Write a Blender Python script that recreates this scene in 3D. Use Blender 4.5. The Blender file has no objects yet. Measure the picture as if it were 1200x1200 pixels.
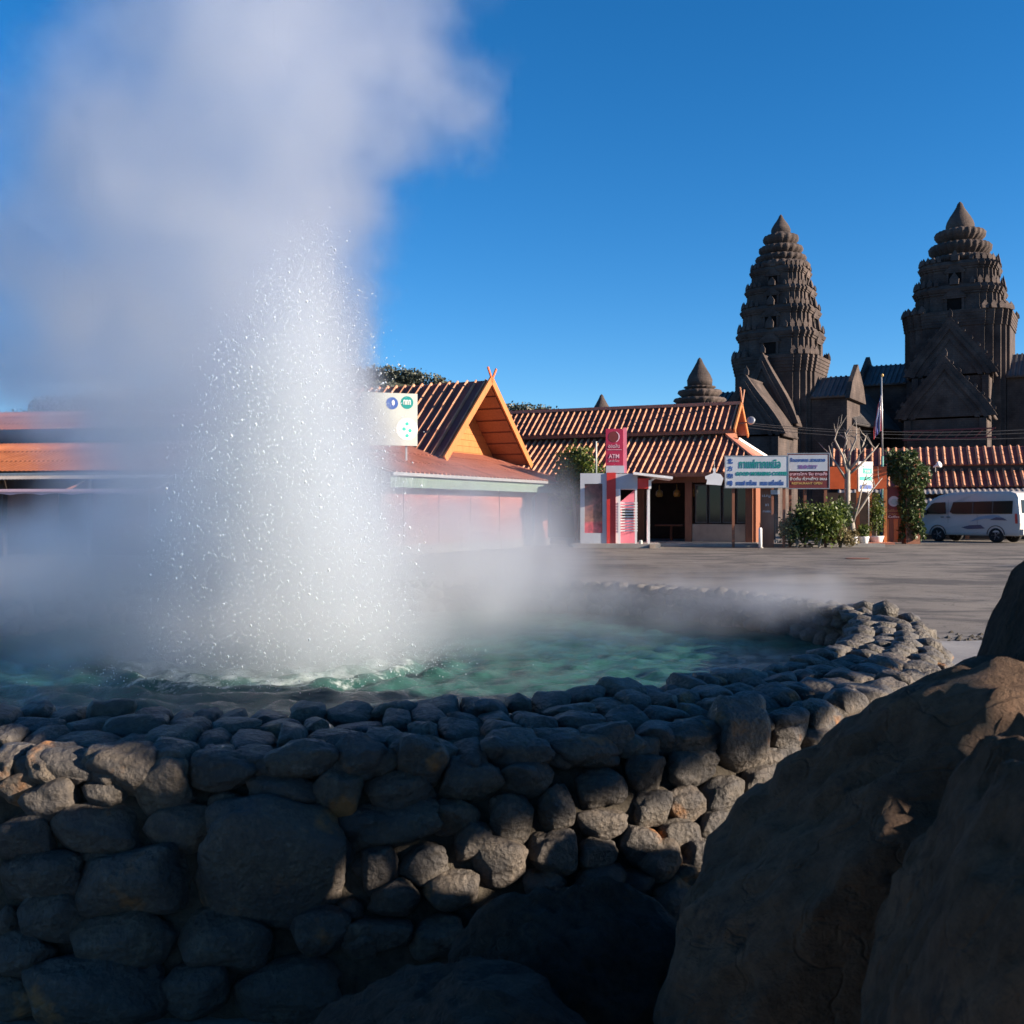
import bpy, bmesh, math, random
import numpy as np
from mathutils import Vector, Matrix, noise

# ------------------------------------------------------------------ camera, sky, sun, exposure
S = bpy.context.scene
C = S.collection
PI = math.pi
R = math.radians
EYE = 1.35
cd = bpy.data.cameras.new('camera')
cam = bpy.data.objects.new('camera', cd)
C.objects.link(cam)
cam.location = (0, 0, EYE)
cam.rotation_euler = (PI / 2, 0, 0)
cd.sensor_width = 36
cd.lens = 36
cd.clip_start = 0.05
cd.clip_end = 6000
cd.dof.use_dof = True
cd.dof.focus_distance = 6.2
cd.dof.aperture_fstop = 11
S.camera = cam

SUN_AZ, SUN_EL = R(74), R(17)          # azimuth measured from behind the camera towards the right
SUN = Vector((math.sin(SUN_AZ) * math.cos(SUN_EL), -math.cos(SUN_AZ) * math.cos(SUN_EL), math.sin(SUN_EL)))
W = bpy.data.worlds.new('World')
S.world = W
W.use_nodes = True
wt = W.node_tree
sky = wt.nodes.new('ShaderNodeTexSky')
sky.sky_type = 'NISHITA'
sky.sun_disc = False
sky.sun_elevation = SUN_EL
sky.sun_rotation = PI - SUN_AZ
sky.altitude = 1500
sky.air_density = 1.0
sky.dust_density = 0.15
sky.ozone_density = 4.5
hs = wt.nodes.new('ShaderNodeHueSaturation')
hs.inputs['Saturation'].default_value = 1.22
wt.links.new(sky.outputs[0], hs.inputs['Color'])
wt.links.new(hs.outputs[0], wt.nodes['Background'].inputs[0])
wt.nodes['Background'].inputs[1].default_value = 0.065
sl = bpy.data.lights.new('sun', 'SUN')
sl.energy = 5.0
sl.angle = R(0.53)
sl.color = (1.0, 0.83, 0.66)
so = bpy.data.objects.new('sun', sl)
C.objects.link(so)
so.rotation_euler = SUN.to_track_quat('Z', 'Y').to_euler()
so.location = (30, -5, 20)
S.view_settings.view_transform = 'Standard'
S.view_settings.look = 'None'
S.view_settings.gamma = 1
S.view_settings.use_curve_mapping = False
S.view_settings.exposure = 1.55
cy = S.cycles
cy.use_denoising = True
cy.max_bounces = 10
cy.diffuse_bounces = 3
cy.glossy_bounces = 3
cy.transmission_bounces = 4
cy.volume_bounces = 8
cy.transparent_max_bounces = 8
cy.volume_step_rate = 2.5
cy.volume_max_steps = 160
cy.sample_clamp_indirect = 6
cy.caustics_reflective = False
cy.caustics_refractive = False

# ------------------------------------------------------------------ helpers
def P(px, py, D):
    return Vector(((px - 600) / 1200 * D, D, EYE + (600 - py) / 1200 * D))

def tag(o, label=None, cat=None, group=None, kind=None):
    if label: o['label'] = label
    if cat: o['category'] = cat
    if group: o['group'] = group
    if kind: o['kind'] = kind
    return o

def empty(name, loc, rz=0.0, label=None, cat=None, group=None):
    o = bpy.data.objects.new(name, None)
    o.empty_display_size = 0.2
    C.objects.link(o)
    o.location = loc
    o.rotation_euler = (0, 0, rz)
    return tag(o, label, cat, group)

class MB:
    def __init__(s):
        s.v = []; s.f = []
    def add(s, vs, fs):
        n = len(s.v)
        s.v += [tuple(x) for x in vs]
        s.f += [tuple(i + n for i in f) for f in fs]
        return s
    def box(s, x0, x1, y0, y1, z0, z1, M=None):
        vs = [Vector((x, y, z)) for z in (z0, z1) for y in (y0, y1) for x in (x0, x1)]
        if M: vs = [M @ p for p in vs]
        return s.add(vs, [(0, 2, 3, 1), (4, 5, 7, 6), (0, 1, 5, 4), (2, 6, 7, 3), (0, 4, 6, 2), (1, 3, 7, 5)])
    def bar(s, a, b, w, h, up=(0, 0, 1)):
        a = Vector(a); b = Vector(b); d = (b - a)
        L = d.length; d = d / L
        up = Vector(up); x = d.cross(up)
        if x.length < 1e-4: x = d.cross(Vector((1, 0, 0)))
        x.normalize(); u = x.cross(d)
        vs = []
        for p in (a, b):
            for (i, j) in ((-1, -1), (1, -1), (1, 1), (-1, 1)):
                vs.append(p + x * (w / 2 * i) + u * (h / 2 * j))
        return s.add(vs, [(3, 2, 1, 0), (4, 5, 6, 7), (0, 1, 5, 4), (1, 2, 6, 5), (2, 3, 7, 6), (3, 0, 4, 7)])
    def prism(s, poly, z0, z1, sc1=1.0, sc0=1.0):
        n = len(poly)
        vs = [(x * sc0, y * sc0, z0) for x, y in poly] + [(x * sc1, y * sc1, z1) for x, y in poly]
        fs = [tuple(range(n))[::-1], tuple(range(n, 2 * n))]
        fs += [(i, (i + 1) % n, n + (i + 1) % n, n + i) for i in range(n)]
        return s.add(vs, fs)
    def tube(s, pts, rad, n=8, caps=True):
        pts = [Vector(p) for p in pts]
        if not isinstance(rad, (list, tuple)): rad = [rad] * len(pts)
        vs = []; fs = []
        ref = Vector((0.3, 0.2, 1)).normalized()
        for i, p in enumerate(pts):
            d = (pts[min(i + 1, len(pts) - 1)] - pts[max(i - 1, 0)]).normalized()
            x = d.cross(ref)
            if x.length < 0.1: x = d.cross(Vector((1, 0, 0)))
            x.normalize(); y = d.cross(x)
            for k in range(n):
                t = 2 * PI * k / n
                vs.append(p + (x * math.cos(t) + y * math.sin(t)) * rad[i])
        for i in range(len(pts) - 1):
            for k in range(n):
                a = i * n + k; b = i * n + (k + 1) % n
                fs.append((a, a + n, b + n, b))
        if caps:
            fs.append(tuple(range(n))); fs.append(tuple(range(len(vs) - n, len(vs)))[::-1])
        return s.add(vs, fs)
    def lathe(s, prof, n=20, mod=None, c=(0, 0)):
        vs = []; fs = []
        for (r, z) in prof:
            for k in range(n):
                t = 2 * PI * k / n
                rr = r * (mod(t, z) if mod else 1)
                vs.append((c[0] + rr * math.cos(t), c[1] + rr * math.sin(t), z))
        m = len(prof)
        for i in range(m - 1):
            for k in range(n):
                a = i * n + k; b = i * n + (k + 1) % n
                fs.append((a, b, b + n, a + n))
        fs.append(tuple(range(n))[::-1]); fs.append(tuple(range((m - 1) * n, m * n)))
        return s.add(vs, fs)
    def quad(s, a, b, c, d):
        return s.add([a, b, c, d], [(0, 1, 2, 3)])
    def slab(s, quad, t):
        """a sheet with thickness t below a planar polygon"""
        q = [Vector(p) for p in quad]
        n = (q[1] - q[0]).cross(q[-1] - q[0]).normalized()
        if n.z < 0: n = -n
        m = len(q)
        vs = q + [p - n * t for p in q]
        fs = [tuple(range(m)), tuple(range(m, 2 * m))[::-1]]
        fs += [(i, i + m, (i + 1) % m + m, (i + 1) % m) for i in range(m)]
        return s.add(vs, fs)
    def mesh(s, name, smooth=False):
        me = bpy.data.meshes.new(name)
        me.from_pydata(s.v, [], s.f)
        bm = bmesh.new(); bm.from_mesh(me)
        bmesh.ops.recalc_face_normals(bm, faces=bm.faces)
        bm.to_mesh(me); bm.free()
        if smooth:
            me.polygons.foreach_set('use_smooth', [True] * len(me.polygons))
        return me
    def build(s, name, mat, parent=None, smooth=False, kind=None):
        return link(name, s.mesh(name, smooth), mat, parent, kind)

def link(name, me, mat, parent=None, kind=None):
    o = bpy.data.objects.new(name, me)
    C.objects.link(o)
    if mat and not me.materials: me.materials.append(mat)
    if parent: o.parent = parent
    if kind: o['kind'] = kind
    return o

def np_mesh(name, v, f):
    me = bpy.data.meshes.new(name)
    nv, nf, k = len(v), len(f), f.shape[1]
    me.vertices.add(nv); me.vertices.foreach_set('co', v.astype(np.float32).ravel())
    me.loops.add(nf * k); me.loops.foreach_set('vertex_index', f.astype(np.int32).ravel())
    me.polygons.add(nf)
    me.polygons.foreach_set('loop_start', np.arange(0, nf * k, k, dtype=np.int32))
    me.polygons.foreach_set('loop_total', np.full(nf, k, dtype=np.int32))
    me.update(calc_edges=True); me.validate()
    return me

def fbm(p, o=4, lac=2.0, gain=0.5):
    a, s, t = 1.0, 0.0, Vector(p)
    for _ in range(o):
        s += a * noise.noise(t); t = t * lac + Vector((7.1, 3.3, 5.7)); a *= gain
    return s

# ------------------------------------------------------------------ materials
MATS = {}
class MX:
    """small node-building helper"""
    def __init__(s, name):
        s.m = bpy.data.materials.new(name); s.m.use_nodes = True
        s.t = s.m.node_tree; s.N = s.t.nodes; s.L = s.t.links
        s.b = s.N['Principled BSDF']
        s.co = s.N.new('ShaderNodeTexCoord')
        MATS[name] = s.m
    def put(s, inp, val):
        if isinstance(val, bpy.types.NodeSocket): s.L.new(val, inp)
        else: inp.default_value = val
    def noise(s, scale, detail=5, rough=0.55, vec=None, stretch=None, space='Object', dist=0.0):
        n = s.N.new('ShaderNodeTexNoise')
        n.inputs['Scale'].default_value = scale; n.inputs['Detail'].default_value = detail
        n.inputs['Roughness'].default_value = rough; n.inputs['Distortion'].default_value = dist
        v = vec or s.co.outputs[space]
        if stretch:
            mp = s.N.new('ShaderNodeMapping'); mp.inputs['Scale'].default_value = stretch
            s.L.new(v, mp.inputs['Vector']); v = mp.outputs[0]
        s.L.new(v, n.inputs['Vector'])
        return n.outputs['Fac']
    def voro(s, scale, feature='F1', space='Object', vec=None):
        n = s.N.new('ShaderNodeTexVoronoi'); n.feature = feature
        n.inputs['Scale'].default_value = scale
        s.L.new(vec or s.co.outputs[space], n.inputs['Vector'])
        return n.outputs['Distance']
    def ramp(s, fac, stops):
        r = s.N.new('ShaderNodeValToRGB')
        e = r.color_ramp.elements
        while len(e) < len(stops): e.new(0.5)
        for k, (p, c) in enumerate(stops):
            e[k].position = p
            e[k].color = (*c, 1) if len(c) == 3 else c
        s.L.new(fac, r.inputs['Fac'])
        return r.outputs['Color']
    def mix(s, fac, a, b, mode='MIX'):
        n = s.N.new('ShaderNodeMix'); n.data_type = 'RGBA'; n.blend_type = mode
        s.put(n.inputs[0], fac)
        s.put(n.inputs[6], a if isinstance(a, bpy.types.NodeSocket) else (*a, 1))
        s.put(n.inputs[7], b if isinstance(b, bpy.types.NodeSocket) else (*b, 1))
        return n.outputs[2]
    def math(s, op, a, b=0.0):
        n = s.N.new('ShaderNodeMath'); n.operation = op
        s.put(n.inputs[0], a); s.put(n.inputs[1], b)
        return n.outputs[0]
    def bump(s, h, strength=0.3, dist=0.02):
        n = s.N.new('ShaderNodeBump'); n.inputs['Strength'].default_value = strength
        n.inputs['Distance'].default_value = dist
        s.L.new(h, n.inputs['Height']); s.L.new(n.outputs[0], s.b.inputs['Normal'])
    def rnd(s):
        return s.N.new('ShaderNodeObjectInfo').outputs['Random']
    def out(s, color=None, rough=0.7, spec=None, metal=None):
        if color is not None: s.put(s.b.inputs['Base Color'], color if isinstance(color, bpy.types.NodeSocket) else (*color, 1))
        s.put(s.b.inputs['Roughness'], rough)
        if spec is not None: s.b.inputs['Specular IOR Level'].default_value = spec
        if metal is not None: s.b.inputs['Metallic'].default_value = metal
        return s.m

def worn(name, c, rough=0.7, scale=3.0, var=0.25, spec=0.4, bump=0.0, bscale=30, space='Object', rnd=0.0, metal=None):
    """a paint or plain surface with mild unevenness"""
    x = MX(name)
    d = tuple(k * (1 - var) for k in c); l = tuple(min(1, k * (1 + var * 0.6)) for k in c)
    col = x.ramp(x.noise(scale, 6, 0.6, space=space), [(0.3, d), (0.72, l)])
    if rnd:
        col = x.mix(x.math('MULTIPLY', x.rnd(), rnd), col, tuple(k * 0.45 for k in c))
    if bump: x.bump(x.noise(bscale, 6, space=space), bump, 0.01)
    return x.out(col, rough, spec, metal)

# pool stones: river stones, grey to brown, differing from stone to stone, with rusty stains on some
def m_stone():
    x = MX('river_stone')
    base = x.ramp(x.rnd(), [(0.0, (0.09, 0.08, 0.073)), (0.3, (0.155, 0.135, 0.11)), (0.55, (0.115, 0.105, 0.10)), (0.8, (0.19, 0.155, 0.12)), (1.0, (0.13, 0.105, 0.085))])
    geo = x.N.new('ShaderNodeNewGeometry').outputs['Position']
    spk = x.noise(42, 8, 0.72, vec=geo)
    col = x.mix(0.9, base, x.ramp(spk, [(0.3, (0.25, 0.25, 0.27)), (0.52, (0.64, 0.64, 0.62)), (0.75, (1.25, 1.2, 1.1))]), 'MULTIPLY')
    big = x.noise(9, 5, 0.6, vec=geo)
    col = x.mix(x.ramp(big, [(0.42, (0, 0, 0)), (0.62, (0.75, 0.75, 0.75))]), col, (0.055, 0.053, 0.055))
    rust = x.noise(5.5, 4, 0.6, vec=geo)
    rmask = x.math('MULTIPLY', x.ramp(rust, [(0.60, (0, 0, 0)), (0.70, (1, 1, 1))]), x.math('GREATER_THAN', x.rnd(), 0.45))
    col = x.mix(x.math('MULTIPLY', rmask, 0.8), col, (0.34, 0.155, 0.05))
    pale = x.ramp(x.noise(14, 6, 0.7, vec=geo), [(0.62, (0, 0, 0)), (0.72, (0.5, 0.5, 0.5))])
    col = x.mix(pale, col, (0.25, 0.23, 0.205))
    h = x.math('ADD', x.math('MULTIPLY', x.noise(28, 9, 0.68, vec=geo), 1.0), x.math('MULTIPLY', x.voro(60, vec=geo), 0.25))
    x.bump(h, 0.9, 0.03)
    return x.out(col, 0.56, 0.45)
def m_mortar():
    x = MX('mortar')
    geo = x.N.new('ShaderNodeNewGeometry').outputs['Position']
    col = x.ramp(x.noise(22, 8, 0.7, vec=geo), [(0.3, (0.04, 0.035, 0.03)), (0.6, (0.10, 0.088, 0.07)), (0.8, (0.15, 0.13, 0.105))])
    x.bump(x.noise(70, 8, 0.75, vec=geo), 0.9, 0.02)
    return x.out(col, 0.92, 0.2)
def m_boulder(name, a, b, c):
    x = MX(name)
    n1 = x.noise(2.2, 7, 0.62); n2 = x.noise(14, 8, 0.7)
    col = x.ramp(n1, [(0.32, a), (0.52, b), (0.72, c)])
    col = x.mix(0.8, col, x.ramp(n2, [(0.3, (0.45, 0.45, 0.46)), (0.55, (1, 1, 1)), (0.8, (1.35, 1.28, 1.2))]), 'MULTIPLY')
    col = x.mix(x.ramp(x.noise(4.5, 6, 0.65), [(0.6, (0, 0, 0)), (0.68, (0.8, 0.8, 0.8))]), col, (0.05, 0.046, 0.045))
    h = x.math('ADD', x.noise(9, 10, 0.68), x.math('MULTIPLY', x.noise(60, 8, 0.7), 0.35))
    h = x.math('SUBTRACT', h, x.math('MULTIPLY', x.ramp(x.noise(3, 4, 0.5, dist=1.5), [(0.47, (0, 0, 0)), (0.5, (1, 1, 1)), (0.53, (0, 0, 0))]), 0.18))
    x.bump(h, 1.0, 0.09)
    return x.out(col, 0.88, 0.25)
def m_asphalt():
    x = MX('asphalt')
    geo = x.co.outputs['Object']
    big = x.noise(0.16, 5, 0.6); mid = x.noise(0.7, 7, 0.68, stretch=(0.55, 0.9, 1), dist=0.8)
    col = x.ramp(big, [(0.32, (0.115, 0.105, 0.095)), (0.6, (0.20, 0.18, 0.155)), (0.8, (0.16, 0.15, 0.135))])
    col = x.mix(x.ramp(mid, [(0.47, (0, 0, 0)), (0.58, (0.85, 0.85, 0.85))]), col, (0.065, 0.06, 0.058))
    col = x.mix(0.6, col, x.ramp(x.noise(45, 6, 0.7), [(0.3, (0.5, 0.5, 0.5)), (0.7, (1.3, 1.28, 1.25))]), 'MULTIPLY')
    oil = x.ramp(x.noise(0.45, 5, 0.6, stretch=(0.6, 1.2, 1)), [(0.55, (0, 0, 0)), (0.66, (0.75, 0.75, 0.75))])
    col = x.mix(oil, col, (0.055, 0.05, 0.048))
    pale = x.ramp(x.noise(0.3, 6, 0.7, stretch=(0.8, 1.0, 1), dist=1.0), [(0.56, (0, 0, 0)), (0.66, (0.6, 0.6, 0.6))])
    col = x.mix(pale, col, (0.21, 0.195, 0.175))
    crack = x.ramp(x.noise(0.5, 5, 0.6, dist=2.0), [(0.49, (0, 0, 0)), (0.5, (1, 1, 1)), (0.51, (0, 0, 0))])
    col = x.mix(x.math('MULTIPLY', crack, 0.6), col, (0.04, 0.038, 0.036))
    x.bump(x.math('ADD', x.noise(60, 8, 0.7), x.math('MULTIPLY', x.noise(1.5, 5), 2.0)), 0.5, 0.02)
    return x.out(col, 0.85, 0.3)
def m_concrete():
    x = MX('concrete')
    col = x.ramp(x.noise(1.2, 7, 0.62), [(0.3, (0.20, 0.19, 0.18)), (0.7, (0.31, 0.295, 0.27))])
    col = x.mix(0.5, col, x.ramp(x.noise(30, 7, 0.7), [(0.3, (0.6, 0.6, 0.6)), (0.7, (1.2, 1.2, 1.2))]), 'MULTIPLY')
    x.bump(x.noise(24, 8, 0.7), 0.35, 0.01)
    return x.out(col, 0.6, 0.4)
def m_water():
    x = MX('pool_water')
    geo = x.co.outputs['Object']
    col = x.ramp(x.noise(1.1, 4, 0.6), [(0.35, (0.016, 0.062, 0.054)), (0.65, (0.026, 0.085, 0.074))])
    foam_n = x.noise(7, 7, 0.72)
    # bubbles and foam spread round the jet
    ln = x.N.new('ShaderNodeVectorMath'); ln.operation = 'DISTANCE'
    x.L.new(geo, ln.inputs[0]); ln.inputs[1].default_value = (-0.65, -0.1, 0)
    near = x.ramp(ln.outputs['Value'], [(0.35, (1, 1, 1)), (1.0, (0, 0, 0))])
    rp = near.node; rp.color_ramp.elements[0].position = 0.55; rp.color_ramp.elements[1].position = 1.0
    sc = x.math('MULTIPLY', ln.outputs['Value'], 0.72)
    x.L.new(sc, rp.inputs['Fac'])
    fm = x.math('SUBTRACT', x.math('ADD', foam_n, x.math('MULTIPLY', near, 0.36)), 0.80)
    fm = x.math('MULTIPLY', fm, 5.0)
    cl = x.N.new('ShaderNodeClamp'); x.L.new(fm, cl.inputs[0])
    col = x.mix(cl.outputs[0], col, (0.42, 0.47, 0.47))
    x.b.inputs['IOR'].default_value = 1.2
    x.bump(x.math('ADD', x.noise(16, 5, 0.6, stretch=(0.7, 1.3, 1)), x.math('MULTIPLY', x.noise(60, 5, 0.7), 0.45)), 0.55, 0.03)
    return x.out(col, x.math('ADD', x.math('MULTIPLY', cl.outputs[0], 0.6), 0.06), 0.5)
def m_tile(name, lo, mid, hi, sc=3.0):
    x = MX(name)
    geo = x.N.new('ShaderNodeNewGeometry').outputs['Position']
    col = x.ramp(x.noise(sc, 6, 0.65, vec=geo), [(0.28, lo), (0.5, mid), (0.75, hi)])
    col = x.mix(0.35, col, x.ramp(x.rnd(), [(0, (0.62, 0.6, 0.6)), (1, (1.25, 1.2, 1.2))]), 'MULTIPLY')
    x.bump(x.noise(18, 6, vec=geo), 0.25, 0.01)
    return x.out(col, 0.62, 0.4)
def m_temple():
    x = MX('laterite')
    geo = x.co.outputs['Object']
    col = x.ramp(x.noise(0.7, 8, 0.66), [(0.3, (0.036, 0.029, 0.028)), (0.52, (0.078, 0.062, 0.057)), (0.75, (0.14, 0.11, 0.097))])
    br = x.N.new('ShaderNodeTexBrick')
    mp = x.N.new('ShaderNodeMapping'); mp.inputs['Rotation'].default_value = (PI / 2, 0, 0)
    ad = x.N.new('ShaderNodeSeparateXYZ'); x.L.new(geo, ad.inputs[0])
    cb = x.N.new('ShaderNodeCombineXYZ')
    x.L.new(x.math('ADD', ad.outputs[0], ad.outputs[1]), cb.inputs[0]); x.L.new(ad.outputs[2], cb.inputs[1])
    x.L.new(cb.outputs[0], br.inputs['Vector'])
    br.inputs['Scale'].default_value = 1.6; br.inputs['Mortar Size'].default_value = 0.03
    br.inputs['Color1'].default_value = (1.0, 0.98, 0.96, 1); br.inputs['Color2'].default_value = (0.78, 0.77, 0.77, 1); br.inputs['Mortar'].default_value = (0.66, 0.65, 0.65, 1)
    col = x.mix(0.7, col, br.outputs['Color'], 'MULTIPLY')
    stain = x.ramp(x.noise(1.0, 6, 0.6, stretch=(1.8, 1.8, 0.25)), [(0.55, (0, 0, 0)), (0.7, (0.7, 0.7, 0.7))])
    col = x.mix(stain, col, (0.055, 0.05, 0.05))
    x.bump(x.noise(4, 8, 0.7), 0.6, 0.08)
    return x.out(col, 0.9, 0.2)
def m_leaf(name, a, b, c, trans=0.25):
    x = MX(name)
    geo = x.N.new('ShaderNodeNewGeometry')
    col = x.ramp(x.noise(2.3, 4, 0.6), [(0.3, a), (0.52, b), (0.75, c)])
    col = x.mix(0.5, col, x.ramp(geo.outputs['Random Per Island'], [(0, (0.55, 0.6, 0.5)), (1, (1.35, 1.3, 1.1))]), 'MULTIPLY')
    x.out(col, 0.5, 0.4)
    tr = x.N.new('ShaderNodeBsdfTranslucent'); x.L.new(col, tr.inputs[0])
    ms = x.N.new('ShaderNodeMixShader'); ms.inputs[0].default_value = trans
    x.L.new(x.b.outputs[0], ms.inputs[1]); x.L.new(tr.outputs[0], ms.inputs[2])
    x.L.new(ms.outputs[0], x.N['Material Output'].inputs['Surface'])
    return x.m
def m_wood(name, a, b, rough=0.55, axis=(1, 1, 0.15), sc=14):
    x = MX(name)
    col = x.ramp(x.noise(sc, 6, 0.65, stretch=axis), [(0.3, a), (0.7, b)])
    col = x.mix(0.3, col, x.ramp(x.rnd(), [(0, (0.7, 0.7, 0.7)), (1, (1.2, 1.2, 1.2))]), 'MULTIPLY')
    return x.out(col, rough, 0.4)
def m_glass(name, c, rough=0.05):
    x = MX(name)
    return x.out(x.ramp(x.noise(0.8, 3), [(0.3, c), (0.7, tuple(k * 1.6 for k in c))]), rough, 0.35)

m_stone(); m_mortar(); m_asphalt(); m_concrete(); m_water(); m_temple()
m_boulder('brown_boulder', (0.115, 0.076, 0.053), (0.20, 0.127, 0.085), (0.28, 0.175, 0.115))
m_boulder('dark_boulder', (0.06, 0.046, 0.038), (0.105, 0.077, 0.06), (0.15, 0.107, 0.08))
m_tile('cap_tile', (0.30, 0.135, 0.075), (0.44, 0.21, 0.12), (0.52, 0.28, 0.17))
m_tile('pan_tile', (0.10, 0.028, 0.022), (0.16, 0.045, 0.032), (0.22, 0.07, 0.045))
m_tile('orange_tile', (0.34, 0.10, 0.035), (0.46, 0.15, 0.055), (0.54, 0.20, 0.085), 1.2)
m_tile('maroon_sheet', (0.10, 0.034, 0.032), (0.14, 0.048, 0.042), (0.19, 0.07, 0.055), 1.2)
m_tile('terracotta_sheet', (0.34, 0.13, 0.085), (0.44, 0.18, 0.115), (0.50, 0.22, 0.15), 1.5)
m_tile('grey_sheet', (0.19, 0.175, 0.165), (0.27, 0.25, 0.235), (0.33, 0.31, 0.29), 1.5)
m_tile('temple_roof', (0.05, 0.048, 0.052), (0.085, 0.08, 0.082), (0.13, 0.118, 0.112), 0.8)
m_wood('orange_wood', (0.32, 0.11, 0.028), (0.42, 0.165, 0.05))
m_wood('brown_wood', (0.16, 0.062, 0.034), (0.25, 0.10, 0.055))
m_wood('bark', (0.17, 0.15, 0.125), (0.34, 0.31, 0.27), 0.85, (1, 1, 0.3), 25)
def m_salmon():
    x = MX('salmon_wall')
    col = x.ramp(x.noise(0.9, 6, 0.65), [(0.3, (0.25, 0.085, 0.066)), (0.7, (0.34, 0.12, 0.092))])
    col = x.mix(x.ramp(x.noise(2.2, 6, 0.65, stretch=(1.5, 1.5, 0.16)), [(0.5, (0, 0, 0)), (0.72, (0.65, 0.65, 0.65))]), col, (0.15, 0.075, 0.06))
    x.bump(x.noise(25, 6), 0.2, 0.01)
    return x.out(col, 0.8, 0.25)
m_salmon()
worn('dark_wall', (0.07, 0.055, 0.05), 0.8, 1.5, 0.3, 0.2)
worn('beige_wall', (0.36, 0.29, 0.23), 0.8, 1.5, 0.25, 0.2)
worn('green_fibreglass', (0.13, 0.20, 0.165), 0.5, 2.0, 0.25, 0.4)
worn('white_paint', (0.78, 0.78, 0.77), 0.45, 2.5, 0.1, 0.45)
worn('cream_panel', (0.38, 0.42, 0.40), 0.5, 2.5, 0.1, 0.4)
worn('pale_blue_panel', (0.44, 0.48, 0.53), 0.5, 2.0, 0.12, 0.4)
worn('orange_paint', (0.60, 0.115, 0.03), 0.5, 2.5, 0.18, 0.4)
worn('orange_post', (0.56, 0.19, 0.06), 0.5, 2.5, 0.2, 0.4)
worn('red_paint', (0.55, 0.035, 0.03), 0.4, 3, 0.15, 0.5)
worn('crimson_paint', (0.36, 0.02, 0.06), 0.4, 3, 0.12, 0.5)
worn('pink_paint', (0.72, 0.20, 0.27), 0.45, 3, 0.1, 0.5)
worn('maroon_paint', (0.16, 0.03, 0.03), 0.5, 3, 0.2, 0.4)
worn('grey_metal', (0.33, 0.34, 0.35), 0.4, 4, 0.15, 0.5, metal=0.5)
worn('dark_metal', (0.05, 0.05, 0.052), 0.45, 4, 0.2, 0.4)
worn('green_metal', (0.13, 0.30, 0.26), 0.45, 4, 0.2, 0.4)
worn('tyre_rubber', (0.018, 0.018, 0.019), 0.85, 6, 0.3, 0.3)
worn('van_paint', (0.46, 0.44, 0.42), 0.28, 1.5, 0.06, 0.55)
worn('van_blue', (0.20, 0.30, 0.40), 0.3, 2, 0.1, 0.5)
worn('van_navy', (0.06, 0.08, 0.14), 0.3, 2, 0.1, 0.5)
worn('ink_blue', (0.02, 0.075, 0.30), 0.5, 6, 0.1, 0.4)
worn('ink_teal', (0.0, 0.20, 0.19), 0.5, 6, 0.1, 0.4)
worn('ink_green', (0.02, 0.42, 0.34), 0.5, 6, 0.1, 0.4)
worn('ink_white', (0.72, 0.71, 0.70), 0.5, 6, 0.05, 0.4)
worn('ink_pink', (0.75, 0.50, 0.56), 0.5, 6, 0.05, 0.4)
worn('ink_purple', (0.20, 0.10, 0.30), 0.5, 6, 0.05, 0.4)
worn('ink_gold', (0.55, 0.36, 0.12), 0.5, 6, 0.05, 0.4)
worn('lamp_amber', (0.40, 0.22, 0.05), 0.4, 6, 0.1, 0.5)
worn('flag_red', (0.45, 0.05, 0.06), 0.75, 6, 0.15, 0.2)
worn('flag_blue', (0.05, 0.06, 0.22), 0.75, 6, 0.15, 0.2)
worn('flag_white', (0.72, 0.71, 0.72), 0.75, 6, 0.08, 0.2)
worn('shade_black', (0.012, 0.011, 0.011), 0.9, 3, 0.3, 0.1)  # flat black that holds the shade of the temple openings
worn('hill_earth', (0.06, 0.065, 0.045), 0.95, 0.05, 0.3, 0.1)
m_glass('dark_glass', (0.012, 0.014, 0.017))
m_glass('van_glass', (0.010, 0.013, 0.013), 0.22); MATS['van_glass'].node_tree.nodes['Principled BSDF'].inputs['Specular IOR Level'].default_value = 0.18
m_leaf('bush_leaf', (0.045, 0.075, 0.015), (0.085, 0.12, 0.022), (0.15, 0.17, 0.03))
m_leaf('vine_leaf', (0.028, 0.05, 0.018), (0.05, 0.08, 0.026), (0.09, 0.11, 0.04))
m_leaf('dry_leaf', (0.11, 0.09, 0.045), (0.17, 0.14, 0.07), (0.22, 0.18, 0.09))
m_leaf('tree_leaf', (0.03, 0.05, 0.018), (0.045, 0.075, 0.024), (0.08, 0.105, 0.035))
m_leaf('hill_leaf', (0.055, 0.066, 0.055), (0.075, 0.085, 0.07), (0.095, 0.105, 0.085), 0.1)
def m_drop():
    x = MX('water_drop')
    m = x.out((0.72, 0.79, 0.86), 0.15, 0.6)
    tr = x.N.new('ShaderNodeBsdfTranslucent'); tr.inputs[0].default_value = (0.76, 0.83, 0.9, 1)
    ms = x.N.new('ShaderNodeMixShader'); ms.inputs[0].default_value = 0.5
    x.L.new(x.b.outputs[0], ms.inputs[1]); x.L.new(tr.outputs[0], ms.inputs[2])
    tp = x.N.new('ShaderNodeBsdfTransparent'); m2 = x.N.new('ShaderNodeMixShader'); m2.inputs[0].default_value = 0.35
    x.L.new(ms.outputs[0], m2.inputs[1]); x.L.new(tp.outputs[0], m2.inputs[2])
    x.L.new(m2.outputs[0], x.N['Material Output'].inputs['Surface'])
    return m
m_drop()
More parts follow.
